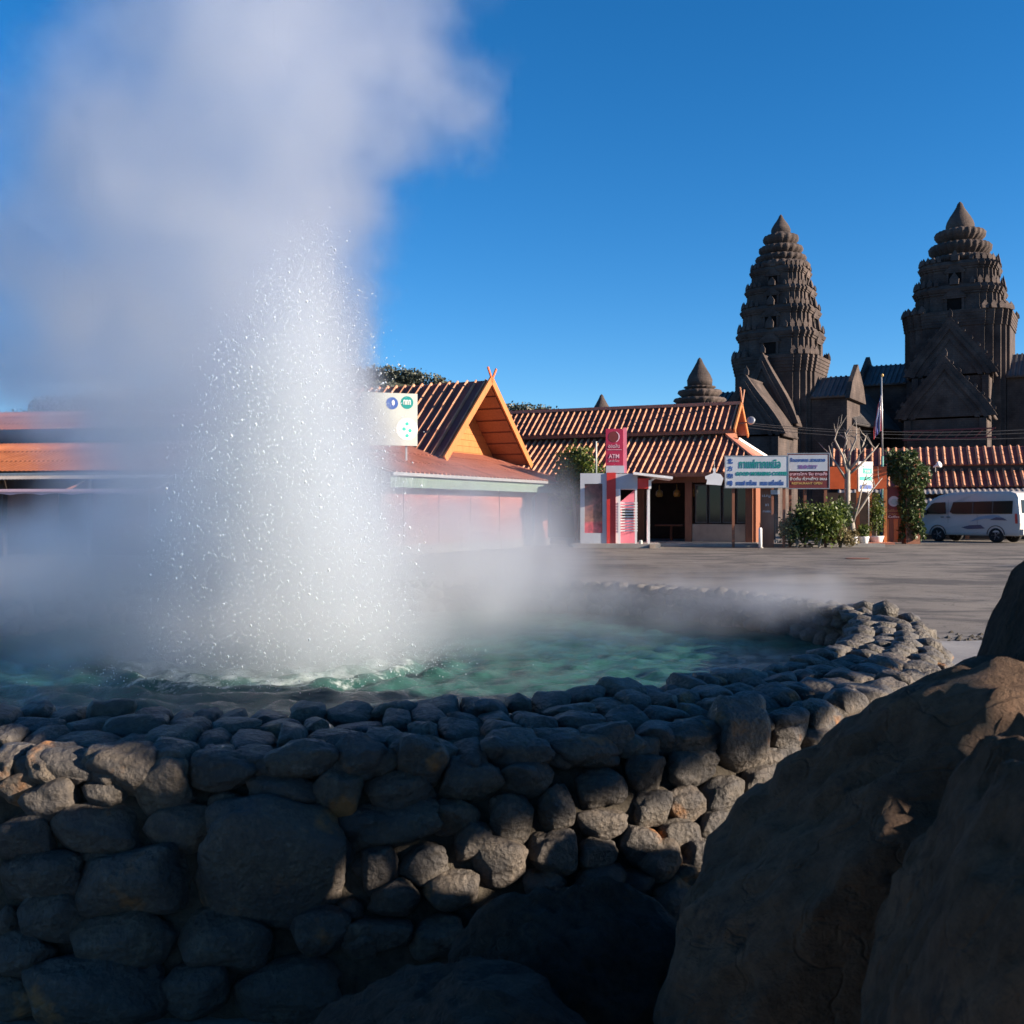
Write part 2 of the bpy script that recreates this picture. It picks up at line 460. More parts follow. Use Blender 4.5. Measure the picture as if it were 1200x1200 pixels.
def m_poster():
    x = MX('kiosk_poster')
    sp = x.N.new('ShaderNodeSeparateXYZ'); x.L.new(x.co.outputs['Generated'], sp.inputs[0])
    g = x.ramp(sp.outputs[2], [(0.0, (0.50, 0.05, 0.08)), (0.2, (0.55, 0.10, 0.12)), (0.25, (0.26, 0.13, 0.10)), (0.6, (0.18, 0.07, 0.07)), (1.0, (0.12, 0.05, 0.06))])
    g = x.mix(0.75, g, x.ramp(x.noise(5, 5, 0.6), [(0.35, (0.45, 0.4, 0.4)), (0.65, (1.8, 1.6, 1.4))]), 'MULTIPLY')
    return x.out(g, 0.25, 0.5)
m_poster()
M = MATS

# ------------------------------------------------------------------ text
def text(body, parent, loc, width, height, mat, name='lettering', rot=(PI / 2, 0, 0), stretch=True, bold=0.0):
    cu = bpy.data.curves.new('txt', 'FONT'); cu.body = body; cu.align_x = 'CENTER'; cu.offset = bold
    cu.extrude = 0.004; cu.resolution_u = 2
    o = bpy.data.objects.new('txt', cu); C.objects.link(o)
    bpy.context.view_layer.update()
    dg = bpy.context.evaluated_depsgraph_get()
    me = bpy.data.meshes.new_from_object(o.evaluated_get(dg))
    bpy.data.objects.remove(o); bpy.data.curves.remove(cu)
    n = len(me.vertices)
    if n == 0:
        return None
    co = np.empty(n * 3, np.float32); me.vertices.foreach_get('co', co); co = co.reshape(-1, 3)
    lo, hi = co.min(0), co.max(0)
    sx = width / max(hi[0] - lo[0], 1e-5); sy = height / max(hi[1] - lo[1], 1e-5)
    if not stretch: sx = sy = min(sx, sy)
    co[:, 0] = (co[:, 0] - (lo[0] + hi[0]) / 2) * sx
    co[:, 1] = (co[:, 1] - (lo[1] + hi[1]) / 2) * sy
    me.vertices.foreach_set('co', co.ravel()); me.update()
    me.materials.clear(); me.name = name
    ob = link(name, me, mat, parent)
    ob.location = loc; ob.rotation_euler = rot
    return ob

# ------------------------------------------------------------------ ground
g = MB()
g.quad((-900, -200, 0), (900, -200, 0), (900, 2500, 0), (-900, 2500, 0))
tag(g.build('ground', M['asphalt']), kind='structure')
# smooth concrete apron round the pool, up to a ragged line of gravel
def apron():
    me = MB(); pts = []
    for i in range(61):
        x = -9 + i * 0.35
        pts.append((x, 10.6 + 0.16 * noise.noise(Vector((x * 1.7, 0, 0))) + (0.12 * (x - 4) if x > 4 else 0), 0.004))
    me.add(pts + [(12, -6, 0.004), (-9, -6, 0.004)], [tuple(range(len(pts) + 2))])
    return tag(me.build('path', M['concrete']), kind='structure')
apron()
rg = random.Random(11)
grav = MB()
for i in range(420):
    x = rg.uniform(1.5, 9); y = 10.62 + abs(rg.gauss(0, 0.25)) + (0.12 * (x - 4) if x > 4 else 0)
    r = rg.uniform(0.012, 0.04)
    vs = [(x + r * math.cos(k * PI / 2 + i), y + r * math.sin(k * PI / 2 + i), 0.004) for k in range(4)] + [(x + r * 0.2, y, r * 0.8)]
    grav.add(vs, [(0, 1, 4), (1, 2, 4), (2, 3, 4), (3, 0, 4)])
tag(grav.build('gravel', M['mortar']), 'loose gravel along the edge of the concrete apron', 'gravel', kind='stuff')

# ------------------------------------------------------------------ pool
PC = Vector((-0.85, 6.45, 0)); ZT, BAT = 0.68, 0.35
WZ = 0.40
pool = empty('pool_wall', PC, 0, 'round dry-laid river stone wall holding the geyser pool', 'wall')
OUT_A = [-180, -135, -101, -83, -73, -57, -45, -31, -13, 6, 41, 68, 120, 180]
OUT_R = [3.20, 3.15, 3.05, 2.97, 2.92, 2.85, 2.81, 2.79, 2.87, 3.10, 3.32, 3.32, 3.26, 3.20]
OUT_T = [.50, .54, .56, .56, .57, .60, .56, .48, .40, .36, .38, .40, .45, .50]
def wrap(a): return (math.degrees(a) + 180) % 360 - 180
def rin(th): return float(np.interp(wrap(th), OUT_A, OUT_R))
def rout(th): return rin(th) + float(np.interp(wrap(th), OUT_A, OUT_T))
def wall_r(z, th): return rout(th) + BAT * (ZT - z) * 0.9
def ring_mesh():
    n = 260
    inner = [(.10, -0.3), (.09, 0.1), (.07, 0.36), (.06, ZT - 0.06), (.14, ZT - 0.03)]
    outer = [(-.12, ZT - 0.03), (-.05, ZT - 0.07)]
    face = (0.52, 0.44, 0.36, 0.28, 0.2, 0.12, 0.04, -0.06, -0.2)
    vs = []; fs = []
    m_ = len(inner) + 1 + len(outer) + len(face)
    for k in range(n):
        t = 2 * PI * k / n; a, b = rin(t), rout(t)
        col = [(a + d, z) for d, z in inner] + [((a + b) / 2, ZT - 0.025)] + [(b + d, z) for d, z in outer] + [(wall_r(z, t) - 0.045, z) for z in face]
        for (r, z) in col:
            d = 0.03 * fbm((r * math.cos(t) * 7, r * math.sin(t) * 7, z * 7), 3) + 0.012 * noise.noise(Vector((r * math.cos(t) * 31, r * math.sin(t) * 31, z * 31)))
            vs.append(((r + d) * math.cos(t), (r + d) * math.sin(t), z + 0.5 * d))
    for k in range(n):
        for i in range(m_ - 1):
            a = k * m_ + i; b = ((k + 1) % n) * m_ + i
            fs.append((a, b, b + 1, a + 1))
    m = MB(); m.add(vs, fs); return m
ring_mesh().build('mortar_core', M['mortar'], pool, True)

def stone_variant(seed, sub, boxy, lump):
    bm = bmesh.new(); bmesh.ops.create_icosphere(bm, subdivisions=sub, radius=1)
    off = Vector((seed * 13.7, seed * 5.1, seed * 9.3))
    rr = random.Random(seed)
    cuts = []
    for _ in range(10):
        n = Vector((rr.gauss(0, 1), rr.gauss(0, 1), rr.gauss(0, 1))).normalized()
        cuts.append((n, rr.uniform(0.74, 0.95)))
    for v in bm.verts:
        d = v.co.normalized()
        p = 2 + boxy
        k = (abs(d.x) ** p + abs(d.y) ** p + abs(d.z) ** p) ** (-1 / p)
        q = d * k * (1 + lump * fbm(d * 1.1 + off, 3) + 0.06 * fbm(d * 3.2 + off, 4) + 0.02 * fbm(d * 11 + off, 3))
        for n, h in cuts:                      # worn flat facets
            e = q.dot(n) - h
            if e > 0: q -= n * e * 0.72
        v.co = q
    me = bpy.data.meshes.new('stone'); bm.to_mesh(me); bm.free()
    me.polygons.foreach_set('use_smooth', [True] * len(me.polygons))
    me.materials.append(M['river_stone'])
    return me
HI = [stone_variant(i + 1, 4, random.Random(i).uniform(0.3, 2.4), 0.22) for i in range(12)]
LO = [stone_variant(i + 41, 3, random.Random(i).uniform(0.3, 2.2), 0.22) for i in range(8)]
TINY = [stone_variant(i + 71, 1, 0.8, 0.15) for i in range(3)]
rs = random.Random(5)
stones = []            # (position in world, axes matrix 3x3, scale, is_near)
def frame(th, tilt=0.0, roll=0.0):
    n = Vector((math.cos(th), math.sin(th), 0)); t = Vector((-math.sin(th), math.cos(th), 0))
    B = Matrix((t, n, Vector((0, 0, 1)))).transposed()
    return B @ Matrix.Rotation(-tilt, 3, 'X') @ Matrix.Rotation(roll, 3, 'Y')

def hit_face(px, py):
    d = Vector(((px - 600) / 1200, 1, (600 - py) / 1200)); o = Vector((0, 0, EYE))
    t = 1.5; prev = None
    while t < 7:
        p = o + d * t
        r = math.hypot(p.x - PC.x, p.y - PC.y)
        if r <= wall_r(p.z, math.atan2(p.y - PC.y, p.x - PC.x)) and p.z <= ZT: return p, t
        t += 0.01
    return None, None

# stones of the near face as they lie in the photograph: x, y, width, height in photograph pixels
Z7 = [(15,270,60,70),(90,265,105,75),(245,245,160,60),(400,285,195,145),(545,270,90,80),(612,240,70,45),(712,232,125,85),(850,222,105,75),(965,225,115,75),(1075,230,115,60),
 (185,320,205,92),(500,390,165,155),(695,335,215,105),(920,305,245,105),(1130,300,165,135),(40,385,120,90),(145,430,155,125),(315,405,122,95),(695,435,115,70),(880,400,245,88),(1050,410,165,145),
 (60,545,155,145),(285,520,265,135),(555,520,215,125),(1140,510,175,95),(410,680,345,205),(120,680,225,135),(850,625,435,345),(160,800,185,155),(380,870,285,175),(700,870,285,175),(995,845,180,155),
 (1095,775,92,72),(10,810,60,110),(60,920,160,130),(280,1040,415,205),(605,1030,195,175),(900,1030,315,195),(1130,880,130,90),(30,1060,140,120),(465,980,80,90),(1130,640,70,60),(330,600,180,50)]
Z8 = [(110,225,130,70),(405,225,105,65),(570,215,155,75),(755,215,195,82),(915,220,115,65),(1080,190,185,92),(255,255,165,155),(485,265,95,75),(695,275,75,65),(400,370,185,135),
 (580,360,165,115),(185,400,215,115),(600,300,130,50),(820,290,130,60),(950,265,120,60),(360,480,135,95),(155,510,295,115),(535,490,135,135),(680,460,115,135),(825,385,155,105),(957,340,115,125),(1120,305,125,95),
 (830,500,155,85),(985,455,115,95),(1100,440,85,105),(415,565,115,125),(500,620,175,155),(260,630,155,115),(120,640,125,145),(35,775,72,72),(165,740,145,115),(345,715,175,115),(670,600,155,125),
 (815,600,115,95),(945,570,125,125),(1065,550,115,95),(640,690,140,80),(820,690,145,115),(940,700,110,95),(1090,650,185,115),(110,850,205,90),(300,860,180,110),(520,800,180,110),(750,800,180,110),(960,800,160,110),(1100,770,150,110)]
Z9 = [(265,490,132,185),(145,500,115,65),(380,420,95,65),(385,480,95,72),(460,415,75,92),(540,400,75,75),(620,370,80,60),(140,560,112,92),(45,665,85,85),(125,660,85,92),(215,640,112,102),(310,605,75,92),
 (110,740,95,92),(215,725,135,112),(310,690,75,85),(260,795,85,92),(170,820,115,85),(380,550,100,70),(330,545,80,60),(450,490,80,70),(370,620,80,80),(370,720,90,90),(330,870,100,90),(450,580,90,80),(520,480,80,70),(100,870,130,90)]
face_px = [(x / 2.667, 780 + y / 2.667, w / 2.667, h / 2.667) for x, y, w, h in Z7]
face_px += [(400 + x / 2.667, 780 + y / 2.667, w / 2.667, h / 2.667) for x, y, w, h in Z8]
face_px += [(750 + x / 2.142, 640 + y / 2.142, w / 2.142, h / 2.142) for x, y, w, h in Z9]
for (px, py, w, h) in face_px:
    p, D = hit_face(px, py)
    if p is None: continue
    z = p.z
    if z > ZT - 0.035: z = ZT - 0.06
    th = math.atan2(p.y - PC.y, p.x - PC.x)
    sx = w * D / 1200 / 2 * 1.06; sz = h * D / 1200 / 2 * 1.10
    # turned away from the camera: the width on the wall is larger than what is seen
    fc = abs(Vector((math.cos(th), math.sin(th))).dot(Vector((-p.x, -p.y)).normalized()))
    sx = sx / max(0.75, fc)
    sy = min(0.62 * math.sqrt(sx * sz) + 0.01, 0.14)
    rr = wall_r(z, th) - 0.035
    pos = PC + Vector((math.cos(th) * rr, math.sin(th) * rr, z))
    stones.append((pos, frame(th, 0.30, rs.uniform(-0.15, 0.15)), (sx, sy, sz), 2))
face_n = len(stones)
def vis(pos):
    if pos.y < 0.3: return 0
    px = 600 + 1200 * pos.x / pos.y; py = 600 - 1200 * (pos.z - EYE) / pos.y
    return 1200 / pos.y if (-40 < px < 1240 and -40 < py < 1240) else 0
# coping: three rings of flat stones laid on the wall
def course(rf, z, w0, w1, sy, sz, tilt=0.0, jit=0.015, arc=(0, 2 * PI)):
    t = arc[0] + rs.uniform(0, 0.05)
    while t < arc[1]:
        w = rs.uniform(w0, w1); r = rf(t); th = t + w / 2 / r
        k = rs.uniform(0.8, 1.15)
        pos = PC + Vector((math.cos(th) * (r + rs.uniform(-jit, jit)), math.sin(th) * (r + rs.uniform(-jit, jit)), z + rs.uniform(-0.016, 0.016)))
        stones.append((pos, frame(th, tilt + rs.uniform(-0.2, 0.2), rs.uniform(-0.16, 0.16)), (w / 2 * 1.06, sy * k, sz * rs.uniform(0.8, 1.2)), 1))
        t += w / r
for (fr, z, wa, wb, sy, sz, tl) in ((0.10, ZT - .015, .07, .17, .085, .045, 0), (0.36, ZT - .022, .08, .19, .085, .04, 0), (0.63, ZT - .03, .08, .19, .085, .042, .08), (0.89, ZT - .055, .09, .20, .08, .052, .2)):
    course(lambda t, fr=fr: rin(t) + fr * (rout(t) - rin(t)), z, wa, wb, sy, sz, tl)
course(lambda t: rin(t) + .06, ZT - 0.11, 0.10, 0.22, 0.06, 0.06)
course(lambda t: rin(t) + .06, ZT - 0.24, 0.12, 0.26, 0.06, 0.075)
# the outer face away from the picture
near_lo, near_hi = math.atan2(2.6 - PC.y, -1.75 - PC.x) % (2 * PI), math.atan2(3.72 - PC.y, 1.02 - PC.x) % (2 * PI)
for z in (0.55, 0.42, 0.29, 0.16, 0.03):
    course(lambda t, z=z: wall_r(z, t) - .03, z, 0.11, 0.25, 0.08, 0.072, 0.3, 0.01, (near_hi, near_lo + 2 * PI) if near_hi > near_lo else (near_hi, near_lo))
for z in (0.29, 0.16, 0.03):
    course(lambda t, z=z: wall_r(z, t) - .03, z, 0.11, 0.22, 0.08, 0.072, 0.3, 0.01, (near_hi - .26, near_hi))
# a few loose stones stacked on the far right of the rim
for (px, py, D, sx, sy, sz) in ((1036, 716, 6.55, .10, .09, .075), (1046, 738, 6.2, .15, .12, .085), (1066, 727, 6.5, .12, .08, .05), (1080, 745, 6.3, .10, .10, .07), (1012, 712, 7.1, .10, .08, .05)):
    p = P(px, py, D); th = math.atan2(p.y - PC.y, p.x - PC.x)
    stones.append((p, frame(th, 0.1, rs.uniform(-0.2, 0.2)), (sx, sy, sz), 2))
order = sorted(range(len(stones)), key=lambda i: -(vis(stones[i][0]) * max(stones[i][2]) * (1.0 if stones[i][3] == 2 or True else 1)))
keep = set(order[:296])
rest_v, rest_f, nv = [], [], 0
for i, (pos, B, sc, nr) in enumerate(stones):
    q = B.to_4x4(); q.translation = pos - PC
    q = q @ Matrix.Diagonal((*sc, 1))
    if i in keep and vis(pos):
        me = rs.choice(HI if pos.y < 5.0 else LO)
        o = link('stone', me, None, pool)
        flip = Matrix.Diagonal((rs.choice((-1, 1)), rs.choice((-1, 1)), rs.choice((-1, 1)), 1))
        o.matrix_local = q @ flip
    else:
        me = rs.choice(TINY)
        co = np.empty(len(me.vertices) * 3); me.vertices.foreach_get('co', co); co = co.reshape(-1, 3)
        A = np.array(q)
        rest_v.append(co @ A[:3, :3].T + A[:3, 3])
        fi = np.empty(len(me.polygons) * 3, np.int32); me.polygons.foreach_get('vertices', fi)
        rest_f.append(fi.reshape(-1, 3) + nv); nv += len(co)
me = np_mesh('small_stones', np.concatenate(rest_v), np.concatenate(rest_f))
me.polygons.foreach_set('use_smooth', [True] * len(me.polygons))
link('small_stones', me, M['river_stone'], pool, 'stuff')

# water: a rippled sheet
def water():
    nr, na = 130, 320
    a = np.arange(na) * 2 * PI / na
    lim = np.array([rin(t) + .09 for t in a])
    q, aa = np.meshgrid(np.arange(nr + 1) / nr, a, indexing='ij')
    rr = q * lim[None, :]
    x, y = rr * np.cos(aa), rr * np.sin(aa)
    rng = np.random.default_rng(3)
    z = np.zeros_like(x)
    for k in range(46):
        lam = rng.uniform(0.07, 0.42); d = rng.uniform(0, 2 * PI); ph = rng.uniform(0, 2 * PI)
        w = rng.uniform(0, 1)
        z += 0.0062 * lam ** 0.85 * np.sin(2 * PI / lam * (x * np.cos(d) + y * np.sin(d)) + ph + 1.5 * np.sin(1.3 * x + 2 * w) * np.cos(1.1 * y + ph))
    dj = np.hypot(x + 0.65, y + 0.1)
    z += 0.02 * np.sin(dj * 24) * np.exp(-np.abs(dj - 0.9) * 1.8)
    chop = np.abs(np.sin(x * 9 + 2 * np.sin(y * 5)) * np.sin(y * 11 + 1.7 * np.sin(x * 6)))
    z += 0.009 * (1 - chop) * (0.5 + 0.5 * np.exp(-dj * 0.7))
    v = np.stack([x, y, z], -1).reshape(-1, 3)
    i, j = np.meshgrid(np.arange(nr), np.arange(na), indexing='ij')
    f = np.stack([i * na + j, (i + 1) * na + j, (i + 1) * na + (j + 1) % na, i * na + (j + 1) % na], -1).reshape(-1, 4)
    me = np_mesh('water', v, f)
    me.polygons.foreach_set('use_smooth', [True] * len(me.polygons))
    o = link('water', me, M['pool_water'], None, 'structure'); o.location = (PC.x, PC.y, WZ)
water()

# ------------------------------------------------------------------ boulders in front
def boulder(name, loc, rad, mat, label, seed, pts=(), sub=5, lump=0.22, rot=(0, 0, 0), planes=9, boxy=0.3):
    """a rock: an icosphere pulled to given bulges, cut by worn planes and roughened"""
    bm = bmesh.new(); bmesh.ops.create_icosphere(bm, subdivisions=sub, radius=1)
    off = Vector((seed * 3.7, seed * 9.1, seed * 1.3)); rr = random.Random(seed)
    cuts = [(Vector((rr.gauss(0, 1), rr.gauss(0, 1), rr.gauss(0, 1))).normalized(), rr.uniform(0.68, 0.92)) for _ in range(planes)]
    for v in bm.verts:
        d = v.co.normalized()
        pw = 2 + boxy
        q = d * ((abs(d.x) ** pw + abs(d.y) ** pw + abs(d.z) ** pw) ** (-1 / pw)) * (1 + lump * fbm(d * 0.9 + off, 2))
        for n, h in cuts:
            e = q.dot(n) - h
            if e > 0: q -= n * e * 0.85
        for (b, k, w) in pts:
            bb = Vector(b).normalized()
            q += d * k * math.exp(-((d - bb).length / w) ** 2)
        q += d * (0.05 * fbm(d * 3 + off, 5, 2.1, 0.55) + 0.028 * fbm(d * 11 + off, 4) - 0.02 * max(0, 0.12 - abs(fbm(d * 4.5 + off, 3))) * 6)
        cr = 1 - abs(fbm(d * 1.6 + off * 2, 3)) * 9
        if cr > 0: q -= d * 0.03 * cr
        v.co = q
    me = bpy.data.meshes.new(name); bm.to_mesh(me); bm.free()
    me.polygons.foreach_set('use_smooth', [True] * len(me.polygons))
    o = link(name, me, mat)
    o.location = loc; o.scale = rad; o.rotation_euler = rot
    tag(o, label, 'boulder', 'boulders in front of the pool')
    return o
BR, DK = M['brown_boulder'], M['dark_boulder']
boulder('boulder', (2.42, 2.32, 0.22), (0.42, 0.30, 0.93), BR, 'unseen brown boulder placed beyond the right edge, nearest the pool, to shade its wall', 41, [], 4, 0.12)  # unseen rock, placed to shade the lower part of the pool wall
boulder('boulder', (1.055, 2.02, 0.27), (0.70, 0.52, 0.62), BR, 'big brown boulder sloping down to the left in front of the pool wall', 3, [((-0.16, -0.08, 0.97), 0.37, 0.45), ((-0.8, -0.3, -0.3), 0.18, 0.5)], 6)
boulder('boulder', (0.95, 1.38, 0.28), (0.46, 0.40, 0.84), BR, 'tall brown boulder filling the lower right corner of the view', 8, [((0.3, 0, 1), 0.08, 0.5)], 6)
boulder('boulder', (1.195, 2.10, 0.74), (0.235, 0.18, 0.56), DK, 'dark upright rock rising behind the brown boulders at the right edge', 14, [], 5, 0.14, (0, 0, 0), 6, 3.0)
boulder('boulder', (1.78, 1.42, 0.45), (0.40, 0.36, 0.80), BR, 'unseen tall brown boulder added outside the lower right corner to block sun', 52, [], 4, 0.12)  # unseen rock, added to keep a sun patch off the big boulder
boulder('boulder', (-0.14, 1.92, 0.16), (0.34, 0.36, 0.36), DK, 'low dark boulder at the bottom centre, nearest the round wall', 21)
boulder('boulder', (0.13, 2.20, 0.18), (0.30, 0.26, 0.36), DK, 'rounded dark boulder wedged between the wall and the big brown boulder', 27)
boulder('boulder', (2.25, 1.72, 0.30), (0.60, 0.72, 0.74), BR, 'unseen broad brown boulder placed beyond the right edge, nearest the viewer, to cast shade', 33, [], 4)  # unseen rock, placed for the shadow it casts to the left

# ------------------------------------------------------------------ leaves
def leaf_mesh(name, pts, nrm_bias, size, rng, aspect=0.5):
    """pts: N x 3 positions; makes a bent diamond leaf at each"""
    n = len(pts)
    d = rng.normal(size=(n, 3)); d /= np.linalg.norm(d, axis=1, keepdims=True)
    d[:, 2] -= 0.25
    d /= np.linalg.norm(d, axis=1, keepdims=True)
    u = rng.normal(size=(n, 3)); s = np.cross(d, u); s /= np.linalg.norm(s, axis=1, keepdims=True) + 1e-9
    nn = np.cross(s, d)
    L = size * rng.uniform(0.6, 1.4, (n, 1))
    a = pts; b = pts + d * L * 0.45 + s * L * aspect * 0.5 + nn * L * 0.06
    c = pts + d * L; e = pts + d * L * 0.45 - s * L * aspect * 0.5 + nn * L * 0.06
    v = np.stack([a, b, c, e], 1).reshape(-1, 3)
    f = np.arange(n * 4).reshape(-1, 4)
    return np_mesh(name, v, f)
def blob_pts(n, c, r, rng, shell=0.55, clumps=0):
    d = rng.normal(size=(n, 3)); d /= np.linalg.norm(d, axis=1, keepdims=True)
    rad = rng.uniform(shell, 1.0, (n, 1)) ** 0.7
    p = d * rad * (1 + 0.18 * np.sin(d[:, :1] * 7 + c[0]) * np.sin(d[:, 2:3] * 6 + c[1]))
    return p * np.array(r) + np.array(c)

# the trees beyond the right edge whose crowns shade the pool front
def shade_tree(loc, label, blobs, trunk_top, seed, shape=None, leaf=0.16, per=420, group='trees right of the pool'):
    t = empty('shade_tree', loc, 0, label, 'tree', group)
    rng = np.random.default_rng(seed); rr = random.Random(seed)
    tr = MB()
    top = Vector(trunk_top)
    tr.tube([(0, 0, -0.05), (0.03, 0.02, top.z * 0.3), (top.x * 0.5, top.y * 0.5, top.z * 0.65), top], [0.19, 0.15, 0.13, 0.09], 10)
    tr.build('trunk', M['bark'], t, True)
    pts = []
    for (c, r, k) in blobs:
        pts.append(blob_pts(int(per * k), c, r, rng, 0.1))
        lb = MB(); c = Vector(c)
        if shape and c.z < top.z + .3: continue
        lb.tube([top * 0.95, (top * 0.95 + c) / 2 + Vector((0, 0, 0.15)), c], [0.07, 0.045, 0.015], 6)
        lb.build('limb', M['bark'], t, True)
    pts = np.concatenate(pts)
    if shape: pts = shape(pts)
    me = leaf_mesh('crown', pts, None, leaf, rng, 0.55)
    link('crown', me, M['tree_leaf'], t)
    return t
# this crown starts 2.4 m up at its near end and hangs lower farther on, cut to shape its shade and sun patches
TREE_X, TREE_Y = 6.2, 0.0
TRUNK = Vector((6.6, -0.9, 0))
def crown_edge(y):
    return np.interp(y, [0.8, 1.4, 1.6, 2.5, 2.85, 3.5, 4.6], [2.49, 2.49, 2.44, 2.32, 2.24, 2.13, 2.0])
bl = []
rb = random.Random(9)
for i in range(40):
    y = rb.uniform(1.1, 3.1)
    x = rb.uniform(5.4, 7.4)
    z = float(crown_edge(y)) + 0.35 + rb.uniform(0, 1) ** 1.3 * 2.3
    bl.append(((x - TREE_X, y - TREE_Y, z + (x - TREE_X) * .3), (0.62, 0.45, 0.42), 1.0))
for i in range(8):
    y = 1.0 + i * 0.33
    bl.append(((rb.uniform(-0.3, 0.3), y - TREE_Y, float(crown_edge(y)) + 0.2), (0.5, 0.3, 0.26), 1.6))
def crown_shape(p):
    """trim the crown to its outline: a ragged near end, a clear underside and a few openings, all seen along the light"""
    k = TREE_X - (p[:, 0] + TRUNK.x)
    y = p[:, 1] + TRUNK.y + k * SUN.y / SUN.x; z = p[:, 2] + k * SUN.z / SUN.x
    ok = (z > crown_edge(y)) & (y > 0.83 + 0.05 * np.sin(z * 9)) & (y < 3.35)
    for (gy, gz, ry, rz) in ((1.39, 2.865, .13, .055), (1.02, 2.93, .07, .06), (1.9, 3.3, .12, .1), (2.3, 2.95, .1, .06)):
        ok &= ((y - gy) / ry) ** 2 + ((z - gz) / rz) ** 2 > 1
    return p[ok]
bl = [((c[0] + TREE_X - TRUNK.x, c[1] + TREE_Y - TRUNK.y, c[2]), r_, k) for c, r_, k in bl]
shade_tree(TRUNK, 'leafy tree standing outside the view to the right of the pool', bl, (0.0, 0.5, 3.6), 4, crown_shape)
# two unseen trees added over the viewer to block sky and darken the foreground
for i, (x, y, sd) in enumerate(((-2.6, -2.6, 61), (3.4, -3.2, 62))):
    rb = random.Random(sd)
    bl = [((rb.uniform(-2.4, 2.4), rb.uniform(-1.8, 1.6), 3.2 + rb.uniform(0, 3.2)), (1.3, 1.2, .8), 1) for _ in range(22)]
    bl += [((rb.uniform(-2.2, 2.2), rb.uniform(1.6, 4.6), 5.2 + rb.uniform(0, 2.2)), (1.3, 1.2, .8), 1) for _ in range(16)]
    shade_tree((x, y, 0), ('unseen leafy tree added behind the viewer to the left to block sky light', 'unseen leafy tree added behind the viewer to the right to block sky light')[i], bl, (.2, .1, 3.6), sd, None, .3, 200, 'unseen trees added behind the viewer')

# ------------------------------------------------------------------ roofs
def rib_row(a, b, w, h, n_tiles, name, mat, parent, up):
    """one row of cap tiles running from ridge a down to eave b, each tile lapping the next"""
    a = Vector(a); b = Vector(b); d = b - a; L = d.length; d.normalize()
    up = Vector(up); x = d.cross(up).normalized()
    m = MB(); n = max(1, n_tiles)
    for i in range(n):
        p = a + d * (L * i / n); q = a + d * (L * (i + 1) / n + 0.02)
        h0, h1 = h * 0.86, h * 1.06
        vs = []
        for (c, hh) in ((p, h0), (q, h1)):
            jx = 0.012 * math.sin(i * 12.9 + a.x * 7.1); hh = hh * (1 + 0.12 * math.sin(i * 5.3 + a.x * 3.7))
            for (k, e) in ((-1, 0), (-0.7, 0.75), (0, 1.0), (0.7, 0.75), (1, 0)):
                vs.append(c + x * (w / 2 * k + jx) + up * (hh * e))
        m.add(vs, [(0, 1, 6, 5), (1, 2, 7, 6), (2, 3, 8, 7), (3, 4, 9, 8), (0, 4, 3, 2, 1), (5, 6, 7, 8, 9)])
    return m.build(name, mat, parent)

def ribbed_slope(parent, tl, tr, br, bl, pitch, rib_w, rib_h, pan, cap, tile=0.4, thick=0.06, name='roof', row='tile_row', max_rows=300):
    """a roof plane (top-left, top-right, bottom-right, bottom-left) with rows of cap tiles as sub-parts"""
    tl, tr, br, bl = (Vector(p) for p in (tl, tr, br, bl))
    m = MB(); m.slab([tl, tr, br, bl], thick)
    rf = m.build(name, pan, parent)
    along = (br - bl); L = along.length; along.normalize()
    n = (tr - tl).cross(bl - tl).normalized()
    if n.z < 0: n = -n
    down = along.cross(n)
    if down.z > 0: down = -down
    H = (bl - tl).dot(down)
    x_tl = (tl - bl).dot(along); x_tr = (tr - bl).dot(along)
    k = int(L / pitch)
    for i in range(k + 1):
        x = (i + 0.5) * L / (k + 1)
        f = 0.0                                            # how far up this row reaches (hips cut it)
        if x < x_tl: f = 1 - x / x_tl
        elif x > x_tr: f = 1 - (L - x) / max(1e-6, (L - x_tr))
        bot = bl + along * x + n * 0.001
        top = bot - down * H * (1 - f)
        if (bot - top).length < 0.15: continue
        rib_row(top, bot + down * 0.03, rib_w, rib_h, max(1, int((bot - top).length / tile)), row, cap, rf, n)
    return rf

def gable_finial(parent, p, d, mat, s=0.55):
    """crossed barge-board horns at a gable apex; d runs along the gable"""
    p = Vector(p); d = Vector(d)
    for k in (-1, 1):
        m = MB(); m.bar(p - d * k * 0.05 - Vector((0, 0, 0.1)), p + d * k * s * 0.8 + Vector((0, 0, s)), 0.05, 0.08)
        m.build('gable_horn', mat, parent)

# ---- long tiled building behind the kiosk (ridge runs to the right and nearer)
LB = empty('tiled_building', (9.83, 44, 0), R(-23), 'long open-fronted building under a two-tier orange tiled roof behind the red kiosk', 'building')
pan, cap = M['pan_tile'], M['cap_tile']
X0 = -17.0
ribbed_slope(LB, (X0, 0, 5.97), (0, 0, 5.97), (0, -1.5, 4.78), (X0, -1.5, 4.78), 0.285, 0.092, 0.095, pan, cap, name='upper_roof')
m = MB(); m.slab([(X0, 0, 5.96), (0, 0, 5.96), (0, 1.5, 4.78), (X0, 1.5, 4.78)], 0.06); m.build('rear_roof', pan, LB)
ribbed_slope(LB, (X0, -1.3, 4.55), (-0.35, -1.3, 4.55), (1.9, -4.0, 2.9), (X0, -4.0, 2.9), 0.285, 0.092, 0.095, pan, cap, name='lower_roof')
m = MB(); m.slab([(-0.35, -1.3, 4.548), (-0.35, 1.3, 4.548), (1.9, 4.0, 2.9), (1.9, -4.0, 2.9)], 0.06); m.build('hip_roof', M['terracotta_sheet'], LB)
m = MB(); m.bar((-0.35, -1.3, 4.6), (1.9, -4.0, 2.95), 0.16, 0.1); m.build('hip_cap', M['terracotta_sheet'], LB)
